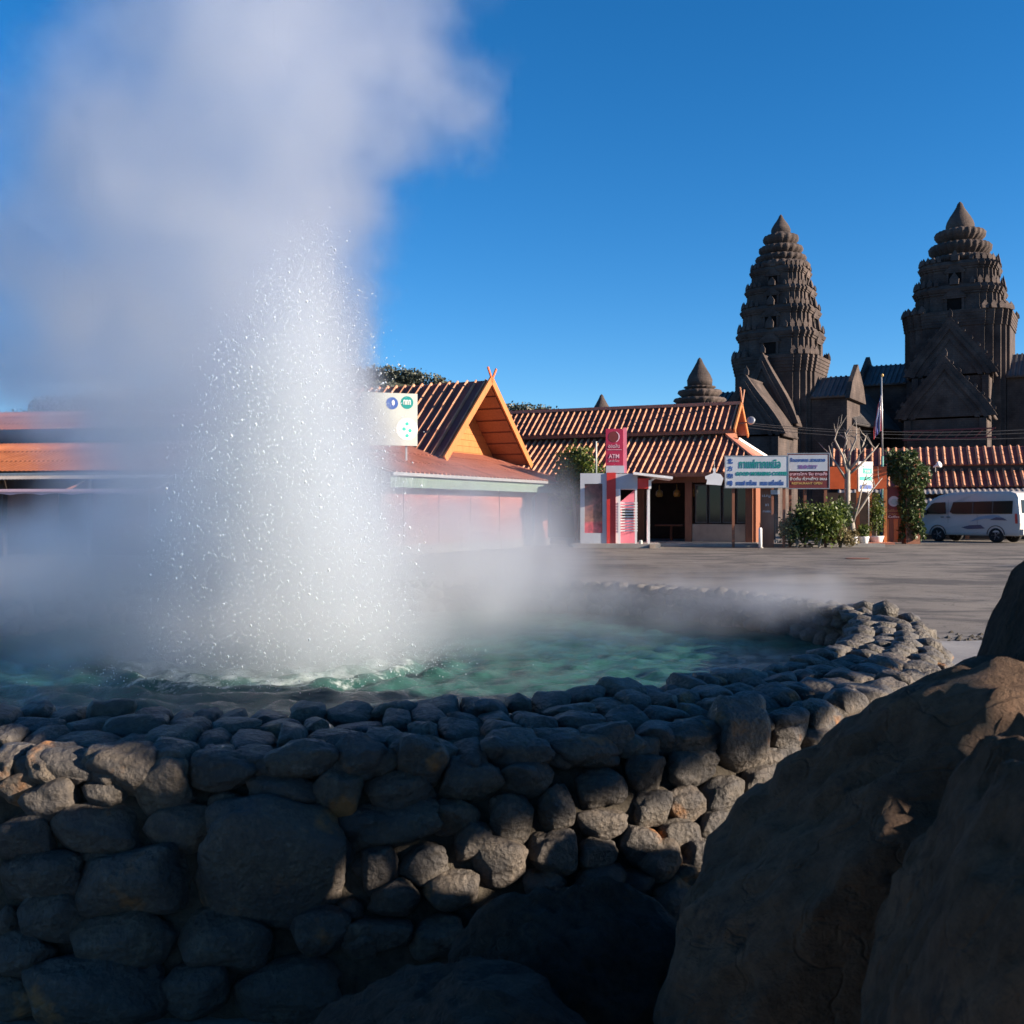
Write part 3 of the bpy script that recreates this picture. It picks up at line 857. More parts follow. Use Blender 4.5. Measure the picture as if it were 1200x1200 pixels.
m = MB(); m.bar((-0.35, 1.3, 4.6), (1.9, 4.0, 2.95), 0.12, 0.1); m.build('hip_cap', M['white_paint'], LB)
m = MB(); m.bar((X0, 0, 6.03), (0.02, 0, 6.03), 0.22, 0.14); m.build('ridge_cap', M['terracotta_sheet'], LB)
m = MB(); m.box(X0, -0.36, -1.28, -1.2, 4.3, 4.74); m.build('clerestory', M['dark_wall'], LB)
m = MB(); m.bar((X0, -1.5, 4.70), (0, -1.5, 4.70), 0.04, 0.14); m.build('eave_board', M['brown_wood'], LB)
for k in (-1, 1):
    m = MB(); m.bar((0.03, 0, 6.02), (0.03, k * 1.6, 4.72), 0.06, 0.2); m.build('barge_board', M['orange_wood'], LB)
for i in range(5):
    z = 4.6 + i * 0.22; w = 1.35 * (1 - i / 6)
    m = MB(); m.box(-0.42, -0.38, -w, w, z, z + 0.2); m.build('gable_plank', M['brown_wood'], LB)
gable_finial(LB, (0.06, 0, 6.05), (0, 1, 0), M['cap_tile'], 0.6)
m = MB(); m.box(X0, 1.0, -3.05, -2.9, 2.55, 2.95); m.build('lintel_beam', M['brown_wood'], LB)
m = MB(); m.bar((X0, -4.02, 2.84), (1.9, -4.02, 2.84), 0.05, 0.16); m.build('eave_board', M['brown_wood'], LB)
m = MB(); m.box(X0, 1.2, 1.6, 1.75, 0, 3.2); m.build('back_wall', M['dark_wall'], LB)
m = MB(); m.box(1.0, 1.15, -3.0, 1.6, 0, 3.0); m.build('side_wall', M['brown_wood'], LB)
m = MB(); m.box(X0, 1.3, -3.6, 1.7, 0.0, 0.14); m.build('floor_slab', M['concrete'], LB)
for x in (-12.5, -9.5, -6.3, -3.55, -1.55, 0.9):
    m = MB(); m.box(x - 0.14, x + 0.14, -3.12, -2.86, 0.14, 2.55); m.build('post', M['brown_wood'], LB)
# glazed front of the coffee shop between the posts
for i in range(4):
    x = -1.30 + i * 0.56
    wf = MB()
    for (a, b, c_, d) in ((x, x + 0.5, 0.9, 0.95), (x, x + 0.5, 2.42, 2.47), (x, x + 0.04, 0.95, 2.42), (x + 0.46, x + 0.5, 0.95, 2.42)):
        wf.box(a, b, -2.98, -2.93, c_, d)
    w_ = wf.build('window', M['dark_metal'], LB)
    pm = MB(); pm.box(x + 0.04, x + 0.46, -2.965, -2.945, 0.95, 2.42); pm.build('pane', M['dark_glass'], w_)
m = MB(); m.box(-1.40, 0.74, -3.06, -2.92, 0.14, 0.86); m.build('counter_front', M['beige_wall'], LB)
for i in range(3):
    lm = MB(); lm.lathe([(0.02, 2.5), (0.03, 2.3), (0.14, 2.22), (0.16, 2.05), (0.1, 1.98)], 10, c=(-3.0 + i * 0.75, -2.2))
    lm.build('hanging_lamp', M['lamp_amber'], LB, True)
tb = MB(); tb.box(-3.3, -2.1, -1.8, -0.9, 0.75, 0.82); tb.box(-2.75, -2.65, -1.4, -1.3, 0.14, 0.75); tb.build('table_inside', M['brown_wood'], LB)

# floodlight on the gable end
fl = empty('flood_light', P(880, 493, 43.6), 0, 'small round grey floodlight beside the right gable of the tiled building', 'lamp')
m = MB(); m.lathe([(0.05, -0.08), (0.16, -0.04), (0.18, 0.05), (0.17, 0.08), (0.12, 0.09)], 14)
o = m.build('lamp_head', M['grey_metal'], fl, True); o.rotation_euler = (R(80), 0, R(-20))
m = MB(); m.bar((-0.5, 0.2, -0.1), (0, 0.06, -0.06), 0.05, 0.05); m.build('bracket', M['dark_metal'], fl)

# ---- gabled building in the middle
GB = empty('gabled_building', (-0.83, 40, 0), R(-28), 'steep gabled orange and maroon building with salmon wall right of the geyser', 'building')
ribbed_slope(GB, (-13, 0, 6.5), (0, 0, 6.5), (0, -3.3, 3.36), (-13, -3.3, 3.36), 0.42, 0.09, 0.10, M['maroon_sheet'], M['cap_tile'], 1.2, name='roof', row='standing_seam')
m = MB(); m.slab([(-13, 0, 6.5), (0, 0, 6.5), (0, 3.3, 3.36), (-13, 3.3, 3.36)], 0.08); m.build('rear_roof', M['maroon_sheet'], GB)
# ceiling boards under the deep gable overhang
for k in (-1, 1):
    for i in range(7):
        a0, a1 = i / 7 + 0.01, (i + 1) / 7 - 0.01
        q = [(x, k * 3.2 * a, 6.38 - 3.04 * a) for (x, a) in ((-1.45, a0), (-0.04, a0), (-0.04, a1), (-1.45, a1))]
        m = MB(); m.slab(q, 0.03); m.build('soffit_board', M['brown_wood'], GB)  # brown rather than orange: the overhang's shade is put into the colour
for k in (-1, 1):
    m = MB(); m.bar((0.04, 0, 6.52), (0.04, k * 3.45, 3.26), 0.07, 0.26); m.build('barge_board', M['orange_wood'], GB)
for i in range(13):
    z0 = 3.0 + i * 0.25; z1 = z0 + 0.24
    w0 = 3.1 * (6.4 - z0) / 3.05; w1 = max(0.02, 3.1 * (6.4 - z1) / 3.05)
    if w0 < 0.05: break
    w0 = min(w0, 3.1); w1 = min(w1, 3.1)
    m = MB(); d = 0.006 * (i % 2)
    m.add([(x, y, z) for x in (-1.5 + d, -1.45 + d) for (y, z) in ((-w0, z0), (w0, z0), (w1, z1), (-w1, z1))],
          [(0, 1, 2, 3), (7, 6, 5, 4), (0, 4, 5, 1), (1, 5, 6, 2), (2, 6, 7, 3), (3, 7, 4, 0)])
    m.build('gable_plank', M['orange_wood'], GB)
gable_finial(GB, (0.06, 0, 6.55), (0, 1, 0), M['orange_paint'], 0.42)
ribbed_slope(GB, (-3.0, -9.6, 4.15), (-3.0, 1.4, 4.15), (2.0, 3.0, 2.55), (2.0, -9.6, 2.55), 0.26, 0.07, 0.07, M['terracotta_sheet'], M['terracotta_sheet'], 1.2, name='skirt_roof', row='standing_seam')
m = MB(); m.slab([(-3.0, 1.4, 4.15), (-3.0, 2.6, 3.9), (2.0, 3.0, 2.55)], 0.05); m.build('skirt_hip', M['terracotta_sheet'], GB)
# hanging corrugated valance under the eave
m = MB(); n = 260; vs = []
for i in range(n + 1):
    y = -9.6 + 12.4 * i / n; x = 1.93 + 0.025 * math.sin(i * PI / 2)
    vs += [(x, y, 2.44), (x - 0.03, y, 2.10)]
m.add(vs, [(2 * i, 2 * i + 2, 2 * i + 3, 2 * i + 1) for i in range(n)])
o = m.build('valance', M['green_fibreglass'], GB)
sol = o.modifiers.new('thickness', 'SOLIDIFY'); sol.thickness = 0.01
m = MB(); m.bar((2.02, -9.65, 2.50), (2.02, 3.0, 2.50), 0.12, 0.1); m.build('gutter', M['grey_metal'], GB)
m = MB(); m.tube([(1.95, 1.0, 2.45), (1.6, 0.9, 2.1), (1.45, 0.8, 1.9), (1.45, 0.8, 0)], 0.06, 8); m.build('downpipe', M['grey_metal'], GB, True)
m = MB(); m.box(1.1, 1.3, -9.2, 2.4, 0, 2.75); m.build('side_wall', M['salmon_wall'], GB)
m = MB(); m.box(-12.5, 1.08, -9.2, -9.0, 0, 2.75); m.build('front_wall', M['salmon_wall'], GB)
m = MB(); m.box(-12.5, -2.9, -3.1, 2.9, 0, 3.3); m.build('inner_block', M['salmon_wall'], GB)
m = MB(); m.box(1.0, 1.36, -9.3, 2.5, 0, 0.3); m.build('plinth', M['concrete'], GB)
for y in (-8.4, -6.3, -4.2, -2.1, 0.0):
    m = MB(); m.box(1.302, 1.33, y + .4, y + .46, 0.3, 2.72); m.build('wall_batten', M['salmon_wall'], GB)
for y in (-7.5, -5.2, -2.9, -0.6):
    m = MB(); m.box(1.302, 1.40, y, y + 0.14, 2.2, 2.75); m.build('bracket', M['maroon_paint'], GB)
# billboard on the skirt roof
bbp = P(452, 522, 33.5)
BB = empty('billboard', (bbp.x, bbp.y, bbp.z), R(18), 'cream billboard with two round blue logos on the roof beside the spray', 'sign')
m = MB(); m.box(-0.8, 1.05, -0.05, 0.05, 0, 1.72); m.build('board', M['cream_panel'], BB)
def disc(parent, x, z, r, mat, y=-0.056, name='logo', rx=1.0):
    d = MB(); n = 20
    d.add([(x + r * rx * math.cos(2 * PI * i / n), yy, z + r * math.sin(2 * PI * i / n)) for yy in (y, y + 0.004) for i in range(n)],
          [tuple(range(n)), tuple(range(n, 2 * n))[::-1]] + [(i, (i + 1) % n, n + (i + 1) % n, n + i) for i in range(n)])
    return d.build(name, mat, parent)
l1 = disc(BB, 0.20, 1.38, 0.20, M['ink_blue']); disc(BB, 0.24, 1.40, 0.09, M['ink_white'], -0.061, 'swirl', 0.5)
l2 = disc(BB, 0.70, 1.42, 0.21, M['ink_teal']); text('ททท', BB, (0.70, -0.060, 1.43), 0.24, 0.16, M['ink_white'], bold=0.02)
l3 = disc(BB, 0.70, 0.55, 0.36, M['white_paint'])
for (x, z) in ((0.70, 0.72), (0.60, 0.55), (0.80, 0.5), (0.7, 0.33)): disc(BB, x, z, 0.06, M['ink_green'], -0.061, 'emblem_dot')
for x in (-0.6, 0.7):
    m = MB(); m.bar((x, 0.08, -0.6), (x, 0.08, 1.6), 0.07, 0.06); m.build('support', M['grey_metal'], BB)

# ---- building at the far left
LF = empty('low_building', (-12.4, 35.6, 0), R(-10), 'low orange roofed building with two roof tiers at the left edge behind the steam', 'building')
def corrugated(parent, x0, x1, y0, z0, y1, z1, pitch, amp, mat, name, laps=3):
    """a sheet of fine roll tiles from (y0,z0) at the top to (y1,z1) at the eave"""
    n = int((x1 - x0) / pitch * 4)
    xs = np.linspace(x0, x1, n + 1)
    ly = []
    for k in range(laps): ly += [(k / laps, 0.0), ((k + 1) / laps, 0.03)]
    v = []
    sl = np.array([y1 - y0, z1 - z0]); nrm = np.array([sl[1], -sl[0]]); nrm = nrm / np.linalg.norm(nrm)
    if nrm[1] < 0: nrm = -nrm
    wv = np.maximum(np.sin((xs - x0) / pitch * 2 * PI), -0.5) * amp
    for (t, up) in ly:
        base = np.array([y0, z0]) + sl * t
        v.append(np.stack([xs, base[0] + nrm[0] * (wv + up), base[1] + nrm[1] * (wv + up)], -1))
    v = np.concatenate(v); w = n + 1
    i, j = np.meshgrid(np.arange(len(ly) - 1), np.arange(n), indexing='ij')
    f = np.stack([i * w + j, i * w + j + 1, (i + 1) * w + j + 1, (i + 1) * w + j], -1).reshape(-1, 4)
    me = np_mesh(name, v, f)
    o = link(name, me, mat, parent, 'stuff')
    s_ = o.modifiers.new('thickness', 'SOLIDIFY'); s_.thickness = 0.02
    return o
corrugated(LF, -14, 6.5, 0, 4.90, -2.2, 4.06, 0.16, 0.016, M['orange_tile'], 'upper_tiles')
corrugated(LF, -14, 7.0, -2.0, 3.64, -5.0, 2.55, 0.16, 0.016, M['orange_tile'], 'lower_tiles')
corrugated(LF, -14, 7.2, -5.0, 2.44, -5.5, 2.28, 0.12, 0.014, M['grey_sheet'], 'awning', 1)
m = MB(); m.box(-14, 7, -1.95, -1.8, 3.5, 4.02); m.build('clerestory', M['dark_wall'], LF)
m = MB(); m.bar((-14, -5.04, 2.49), (7.2, -5.04, 2.49), 0.06, 0.08); m.build('gutter', M['grey_metal'], LF)
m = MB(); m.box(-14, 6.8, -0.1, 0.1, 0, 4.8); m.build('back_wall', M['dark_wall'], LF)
m = MB(); m.bar((-14, -6.0, 1.98), (7.0, -6.0, 1.98), 0.06, 0.08); m.build('awning_edge', M['ink_pink'], LF)
vs = []
for i in range(85):
    x = -14 + i * 0.25; vs += [(x, -6.0, 1.95), (x, -6.0 + 0.02, 1.84 + 0.05 * abs(math.sin(i * 0.8)))]
m = MB(); m.add(vs, [(2 * i, 2 * i + 2, 2 * i + 3, 2 * i + 1) for i in range(84)]); m.build('awning_fringe', M['ink_pink'], LF)
for i in range(8):
    x = -13.5 + i * 2.8
    m = MB(); m.box(x - 0.1, x + 0.1, -5.0, -4.8, 0, 2.4); m.build('post', M['dark_wall'], LF)
    m = MB(); m.bar((x, -5.0, 2.25), (x, -6.0, 1.97), 0.05, 0.05); m.build('brace', M['brown_wood'], LF)
m = MB(); m.box(-14, 6.8, -3.4, -3.3, 0, 2.4); m.build('shop_wall', M['dark_wall'], LF)
for i in range(6):
    x = -12.6 + i * 3.1
    m = MB(); m.box(x, x + 1.9, -3.44, -3.402, 0.5, 2.1); m.build('shutter', M['brown_wood'], LF)

# ---- right-hand building behind the van
RB = empty('tiled_building', (26.6, 52, 0), R(-19), 'low two-tier tiled building behind the white van at the right edge', 'building')
ribbed_slope(RB, (-10, 0, 4.7), (6, 0, 4.7), (6, -1.3, 3.75), (-10, -1.3, 3.75), 0.40, 0.17, 0.11, pan, cap, name='upper_roof')
ribbed_slope(RB, (-10, -1.1, 3.5), (6, -1.1, 3.5), (6, -2.6, 2.62), (-10, -2.6, 2.62), 0.40, 0.17, 0.11, pan, cap, name='lower_roof')
corrugated(RB, -9.5, 6, -2.5, 2.52, -3.4, 2.2, 0.25, 0.035, M['grey_sheet'], 'awning', 1)
corrugated(RB, -9.5, 6, -3.3, 2.02, -4.0, 1.75, 0.25, 0.035, M['grey_sheet'], 'lower_awning', 1)
m = MB(); m.box(-10, 6, -1.15, -1.05, 3.0, 3.7); m.build('clerestory', M['dark_wall'], RB)
m = MB(); m.box(-10, 6, -1.6, -1.4, 0, 3.0); m.build('wall', M['dark_wall'], RB)
m = MB(); m.slab([(-10, 0, 4.69), (6, 0, 4.69), (6, 1.3, 3.75), (-10, 1.3, 3.75)], 0.06); m.build('rear_roof', pan, RB)
for i in range(6):
    m = MB(); x = -9 + i * 2.8; m.box(x - 0.09, x + 0.09, -2.5, -2.3, 0, 2.5); m.build('post', M['brown_wood'], RB)
sp = empty('loudspeaker', P(1097, 546, 51.5), R(30), 'tiny white horn loudspeaker on the tiled eave above the van', 'loudspeaker')
m = MB(); m.lathe([(0.05, -0.15), (0.06, 0.0), (0.16, 0.2), (0.17, 0.22)], 12); o = m.build('horn', M['white_paint'], sp, True); o.rotation_euler = (R(70), 0, 0)
m = MB(); m.bar((0, 0.05, -0.3), (0, 0.05, 0.0), 0.04, 0.04); m.build('bracket', M['dark_metal'], sp)

# ------------------------------------------------------------------ temple
TS, TR = M['laterite'], M['temple_roof']
Q = [(1, .58), (.94, .58), (.94, .73), (.86, .73), (.86, .86), (.73, .86), (.73, .94), (.58, .94), (.58, 1)]
PLAN = []
for k in range(4):
    c, s_ = math.cos(k * PI / 2), math.sin(k * PI / 2)
    PLAN += [(x * c - y * s_, x * s_ + y * c) for x, y in [(1, -.46)] * 0 + Q]
def plan(s): return [(x * s, y * s) for x, y in PLAN]
def antefix(m, x, y, z, w, h, ang):
    """leaf-shaped upright ornament on a cornice"""
    c, s_ = math.cos(ang), math.sin(ang)
    def T(u, v, k): return (x + u * c - v * s_, y + u * s_ + v * c, z + k)
    m.add([T(-w / 2, -w * .3, 0), T(w / 2, -w * .3, 0), T(w / 2, w * .3, 0), T(-w / 2, w * .3, 0),
           T(-w * .55, -w * .2, h * .45), T(w * .55, -w * .2, h * .45), T(w * .55, w * .2, h * .45), T(-w * .55, w * .2, h * .45), T(0, 0, h)],
          [(0, 3, 2, 1), (0, 1, 5, 4), (1, 2, 6, 5), (2, 3, 7, 6), (3, 0, 4, 7), (4, 5, 8), (5, 6, 8), (6, 7, 8), (7, 4, 8)])
def pediment(parent, hw, y0, y1, z0, apex, mat_roof, flames=True):
    """porch running along -y from y0 (tower) to y1 (front): walls, curved roof, flamed front gable"""
    b = MB(); b.box(-hw * 0.86, hw * 0.86, y1 + 0.15, y0, 0, z0); b.build('porch_wall', TS, parent)
    n = 8; prof = []
    for i in range(n + 1):
        t = i / n
        prof.append((hw * (1 - t) * (1 + 0.16 * math.sin(t * PI)), z0 + (apex - z0) * (t ** 1.12)))
    for k in (-1, 1):
        m_ = MB(); vs = []
        for (x, z) in prof: vs += [(k * x, y1 + 0.25, z), (k * x, y0, z)]
        m_.add(vs, [(2 * i, 2 * i + 1, 2 * i + 3, 2 * i + 2) for i in range(n)])
        o = m_.build('porch_roof', mat_roof, parent, True)
        s2 = o.modifiers.new('thickness', 'SOLIDIFY'); s2.thickness = 0.16
    front = [(x * 1.06, z + 0.12) for x, z in prof] + [(-x * 1.06, z + 0.12) for x, z in prof[::-1][1:]]
    m_ = MB(); nn = len(front)
    m_.add([(x, y, z) for y in (y1, y1 + 0.3) for x, z in front], [tuple(range(nn)), tuple(range(nn, 2 * nn))[::-1]] + [(i, (i + 1) % nn, nn + (i + 1) % nn, nn + i) for i in range(nn)])
    g_ = m_.build('pediment', TS, parent)
    # inner carved arch, proud of the pediment
    for sc_, pr in ((0.80, 0.10), (0.62, 0.05)):
        inner = [(x * sc_, z0 + (z - z0) * sc_ + 0.02) for x, z in prof] + [(-x * sc_, z0 + (z - z0) * sc_ + 0.02) for x, z in prof[::-1][1:]]
        outer = [(x * (sc_ + .1), z0 + (z - z0) * (sc_ + .1) + 0.03) for x, z in prof] + [(-x * (sc_ + .1), z0 + (z - z0) * (sc_ + .1) + 0.03) for x, z in prof[::-1][1:]]
        a = MB(); nn = len(inner)
        a.add([(x, y1 - pr, z) for x, z in inner + outer] + [(x, y1 + 0.02, z) for x, z in inner + outer],
              [(i, i + 1, nn + i + 1, nn + i) for i in range(nn - 1)] + [(2 * nn + nn + i, 2 * nn + nn + i + 1, nn + i + 1, nn + i) for i in range(nn - 1)] + [(2 * nn + i, 2 * nn + i + 1, i + 1, i) for i in range(nn - 1)])
        a.build('carved_arch', TS, g_)
    fl_ = MB()
    for i in range(1, n if flames else 1):
        for k in (-1, 1):
            x, z = prof[i]
            antefix(fl_, k * x * 1.07, y1 + 0.15, z + 0.1, 0.22, 0.32, 0)
    antefix(fl_, 0, y1 + 0.15, apex + 0.08, 0.3, 0.6, 0)
    fl_.build('flame_ornament', TS, g_, kind='stuff')
    dm = MB(); dm.box(-hw * 0.32, hw * 0.32, y1 + 0.10, y1 + 0.16, 0, z0 * 0.72); dm.build('doorway_shade', M['shade_black'], parent)  # flat black panel painted as the shade inside the porch
    for k in (-1, 1):
        c_ = MB(); c_.box(k * hw * 0.78 - 0.22, k * hw * 0.78 + 0.22, y1 - 0.05, y1 + 0.14, 0, z0 - 0.05); c_.build('pilaster', TS, parent)

def prang(name, loc, rz, label, bud, rings, tiers, body, group=None, niches=True, fl=.03):
    """bud: (z0, z1, r); rings: [(z0, z1, r)]; tiers: [(z0, z1, s)] top down; body: (z0, z1, s)"""
    t = empty(name, loc, rz, label, 'temple tower', group)
    z0, z1, r = bud; h = z1 - z0
    b = MB(); b.lathe([(r * .9, z0 - .05), (r, z0 + h * .06), (r * 1.02, z0 + h * .18), (r * .93, z0 + h * .32), (r * .72, z0 + h * .5), (r * .46, z0 + h * .68), (r * .27, z0 + h * .83), (r * .2, z0 + h * .93), (r * .08, z1), (0.01, z1 + .05)], 20)
    b.build('bud_finial', TS, t, True)
    for (a, c_, rr) in rings:
        h = c_ - a; k = max(8, int(rr * 14))
        pm = lambda th, z, k=k: 1 + 0.09 * abs(math.cos(k * th / 2))
        l = MB(); l.lathe([(rr * .62, a - .12), (rr * .72, a + h * .05), (rr * .84, a + h * .2), (rr * .98, a + h * .5), (rr * 1.0, a + h * .8), (rr * .93, a + h * .97), (rr * .7, c_), (rr * .55, c_ + .2)], max(40, k * 4), pm)
        l.build('lotus_ring', TS, t, True)
    for i, (a, c_, s) in enumerate(tiers):
        h = c_ - a
        m_ = MB(); m_.prism(plan(s), a - 0.02, a + h * 0.80, 0.985); m_.build('tier', TS, t)
        m_ = MB()
        m_.prism(plan(s * 1.03), a + h * .02, a + h * .10, 1.0); m_.prism(plan(s * 1.02), a + h * .66, a + h * .74); m_.prism(plan(s * 1.045), a + h * .74, a + h * .86, 1.03); m_.prism(plan(s * 1.05), a + h * .86, a + h * 1.0, 0.96)
        m_.build('cornice', TS, t)
        f_ = MB(); z = a + h * 0.99
        for (x, y) in PLAN[::2]:
            antefix(f_, x * s * 1.0, y * s * 1.0, z, s * .12, h * .30, math.atan2(y, x) + PI / 2)
        for k in range(4):
            for u in (-0.42, 0, 0.42):
                a_ = k * PI / 2; x, y = s * 1.02, u * s
                antefix(f_, x * math.cos(a_) - y * math.sin(a_), x * math.sin(a_) + y * math.cos(a_), z, s * (.2 if u == 0 else .10), h * (.45 if u == 0 else .26), a_ + PI / 2)
        f_.build('antefix', TS, t, kind='stuff')
        if niches:
            for k in range(4):
                Mz = Matrix.Rotation(k * PI / 2, 4, 'Z'); w = s * .17
                n_ = MB()
                n_.box(s - .05, s + .10, -w * 1.35, -w, a + h * .08, a + h * .5, Mz); n_.box(s - .05, s + .10, w, w * 1.35, a + h * .08, a + h * .5, Mz)
                n_.box(s - .05, s + .14, -w * 1.6, w * 1.6, a + h * .5, a + h * .57, Mz)
                vs = [Mz @ Vector(p) for p in ((s + .02, -w * 1.7, a + h * .57), (s + .02, w * 1.7, a + h * .57), (s + .02, 0, a + h * .92), (s + .16, -w * 1.7, a + h * .57), (s + .16, w * 1.7, a + h * .57), (s + .16, 0, a + h * .92))]
                n_.add(vs, [(0, 2, 1), (3, 4, 5), (0, 1, 4, 3), (1, 2, 5, 4), (2, 0, 3, 5)])
                f2 = n_.build('niche', TS, t)
                d_ = MB(); d_.box(s - .04, s + .015, -w, w, a + h * .08, a + h * .5, Mz); d_.build('niche_shade', M['shade_black'], f2)  # flat panel, the shade of a recess put into its black
    z0, z1, s = body; h = z1 - z0
    m_ = MB(); m_.prism(plan(s), 0, z1 - .9); m_.build('body', TS, t)
    m_ = MB()
    for k in range(5): m_.prism(plan(s * (1.02 + fl * k)), z1 - 1.1 + .22 * k, z1 - 1.1 + .22 * (k + 1) - .002)
    m_.build("body_cornice", TS, t)
    f_ = MB()
    for (x, y) in PLAN: antefix(f_, x * s * (1.0 + 3 * fl), y * s * (1.0 + 3 * fl), z1, s * .13, .6, math.atan2(y, x) + PI / 2)
    f_.build('antefix', TS, t, kind='stuff')
    return t

def zz(y, D): return EYE + (600 - y) / 1200 * D
# left tower
KT = 1.16
D1 = 62.0 * KT; u1 = D1 / 1200
T1 = prang('temple_tower', ((915 - 600) * u1, D1, 0), R(-31), 'tall stepped laterite temple tower standing left, above the coffee shop roofs',
      (zz(274, D1), zz(252, D1), 11 * u1),
      [(zz(289, D1), zz(277, D1), 19 * u1), (zz(301, D1), zz(290, D1), 23.5 * u1), (zz(312, D1), zz(301, D1), 27 * u1), (zz(322, D1), zz(310, D1), 31 * u1)],
      [(zz(341, D1), zz(318, D1), 35 * u1 / 1.17), (zz(364, D1), zz(341, D1), 40.5 * u1 / 1.17), (zz(391, D1), zz(364, D1), 45.5 * u1 / 1.17), (zz(424, D1), zz(391, D1), 50 * u1 / 1.17)],
      (0, zz(423, D1), 54 * u1 / 1.17), 'temple towers', fl=.016)
s1 = 54 * u1 / 1.17
pediment(T1, 1.95 * KT, -s1, -s1 - 1.3 * KT, zz(500, D1) - .3, zz(424, D1), TS, False)
pediment(T1, 2.1 * KT, -s1 - 1.3 * KT, -s1 - 4.3 * KT, zz(520, D1), zz(452, D1) - .2, TS, False)
def wing(parent, dirn, s, ln, hw, zt, ridge, fin):
    """a low roofed wing running sideways (+1 right, -1 left) from a tower, ending in a pointed gable"""
    x0, x1 = dirn * s * 0.95, dirn * (s + ln)
    b = MB(); b.box(min(x0, x1), max(x0, x1), -hw * .86, hw * .86, 0, zt); b.build('wing_wall', TS, parent)
    for k in (-1, 1):
        m_ = MB(); m_.slab([(x0, 0, ridge), (x1, 0, ridge), (x1, k * hw, zt - .1), (x0, k * hw, zt - .1)], .12); r_ = m_.build('wing_roof', TR, parent)
        n = int(ln / .3)
        rr_ = MB()
        for i in range(n):
            x = x0 + (x1 - x0) * (i + .5) / n
            rr_.bar((x, 0, ridge + .03), (x, k * hw, zt - .07), .12, .08)
        rr_.build('tile_row', TR, r_, kind='stuff')
    g_ = MB(); xx = x1
    g_.add([(xx + d, y, z) for d in (0, dirn * .3) for (y, z) in ((-hw * 1.1, zt - .3), (hw * 1.1, zt - .3), (hw * .75, zt + (ridge - zt) * .6), (0, ridge + fin), (-hw * .75, zt + (ridge - zt) * .6))],
           [(0, 1, 2, 3, 4), (9, 8, 7, 6, 5)] + [(i, (i + 1) % 5, 5 + (i + 1) % 5, 5 + i) for i in range(5)])
    g_.build('wing_gable', TS, parent)
wing(T1, -1, s1, 2.3 * KT, 1.9 * KT, zz(478, D1) , zz(456, D1), .75)
wing(T1, 1, s1, 1.9 * KT, 1.9 * KT, zz(470, D1), zz(446, D1), .75)
# right tower
K2 = 1.35
D2 = 57.0 * K2; u2 = D2 / 1200
T2 = prang('temple_tower', ((1125 - 600) * u2, D2, 0), R(-31), 'broad dark laterite temple tower with double pediment, at the right above the van', 
      (zz(271, D2), zz(237, D2), 15.5 * u2),
      [(zz(286, D2), zz(272, D2), 26 * u2), (zz(304, D2), zz(288, D2), 32 * u2), (zz(316, D2), zz(304, D2), 36 * u2)],
      [(zz(342, D2), zz(314, D2), 47 * u2 / 1.17), (zz(374, D2), zz(342, D2), 53 * u2 / 1.17)],
      (0, zz(374, D2), 65 * u2 / 1.17), 'temple towers', fl=.008)
s2 = 65 * u2 / 1.17
pediment(T2, 2.2 * K2, -s2, -s2 - 1.2 * K2, zz(447, D2) - .2, zz(385, D2), TS)
pediment(T2, 2.3 * K2, -s2 - 1.2 * K2, -s2 - 3.0 * K2, zz(500, D2), zz(432, D2) - .1, TS)
wing(T2, -1, s2, 2.2 * K2, 2.0 * K2, zz(448, D2), zz(422, D2), .75)
wing(T2, 1, s2, 3.5 * K2, 2.0 * K2, zz(448, D2), zz(420, D2), .75)
m = MB()
for k in range(9):
    x = -2.4 + k * .62; m.bar((x, -s2 - 3.15 * K2, zz(521, D2)), (x + .5, -s2 - 3.15 * K2, zz(513, D2)), .06, .06)
m.box(-2.7, 3.2, -s2 - 3.18 * K2, -s2 - 3.12 * K2, zz(513, D2), zz(511.5, D2)); m.box(-2.7, 3.2, -s2 - 3.18 * K2, -s2 - 3.12 * K2, zz(522.5, D2), zz(521, D2))
m.build('balustrade', M['maroon_paint'], T2)
m = MB(); m.box(-2.4, 2.7, -s2 - 3.17 * K2, -s2 - 3.11 * K2, zz(531, D2), zz(522.6, D2)); m.build('parapet', TS, T2)
# gallery between the towers
ga, gb = Vector((T1.location.x + 2.0 * KT, T1.location.y - 1.4 * KT, 0)), Vector((T2.location.x - 4.2 * K2, T2.location.y + 1.6 * K2, 0))
gl = (gb - ga).length
GA = empty('temple_gallery', ga, math.atan2(gb.y - ga.y, gb.x - ga.x), 'long low dark roofed gallery linking the two temple towers', 'gallery')
gz = zz(458, 75)
m = MB(); m.box(0, gl + 2, -1.6, 1.6, 0, gz - 2.6); m.build('gallery_wall', TS, GA)
for k in (-1, 1):
    m = MB(); m.slab([(0, 0, gz), (gl + 2, 0, gz), (gl + 2, k * 2.4, gz - 2.9), (0, k * 2.4, gz - 2.9)], .12); r_ = m.build('gallery_roof', TR, GA)
    if k == -1:
        for i in range(int((gl + 2) / .34)):
            q = MB(); q.bar((i * .34 + .1, 0, gz + .04), (i * .34 + .1, -2.4, gz - 2.86), .14, .10); q.build('tile_row', TR, r_)
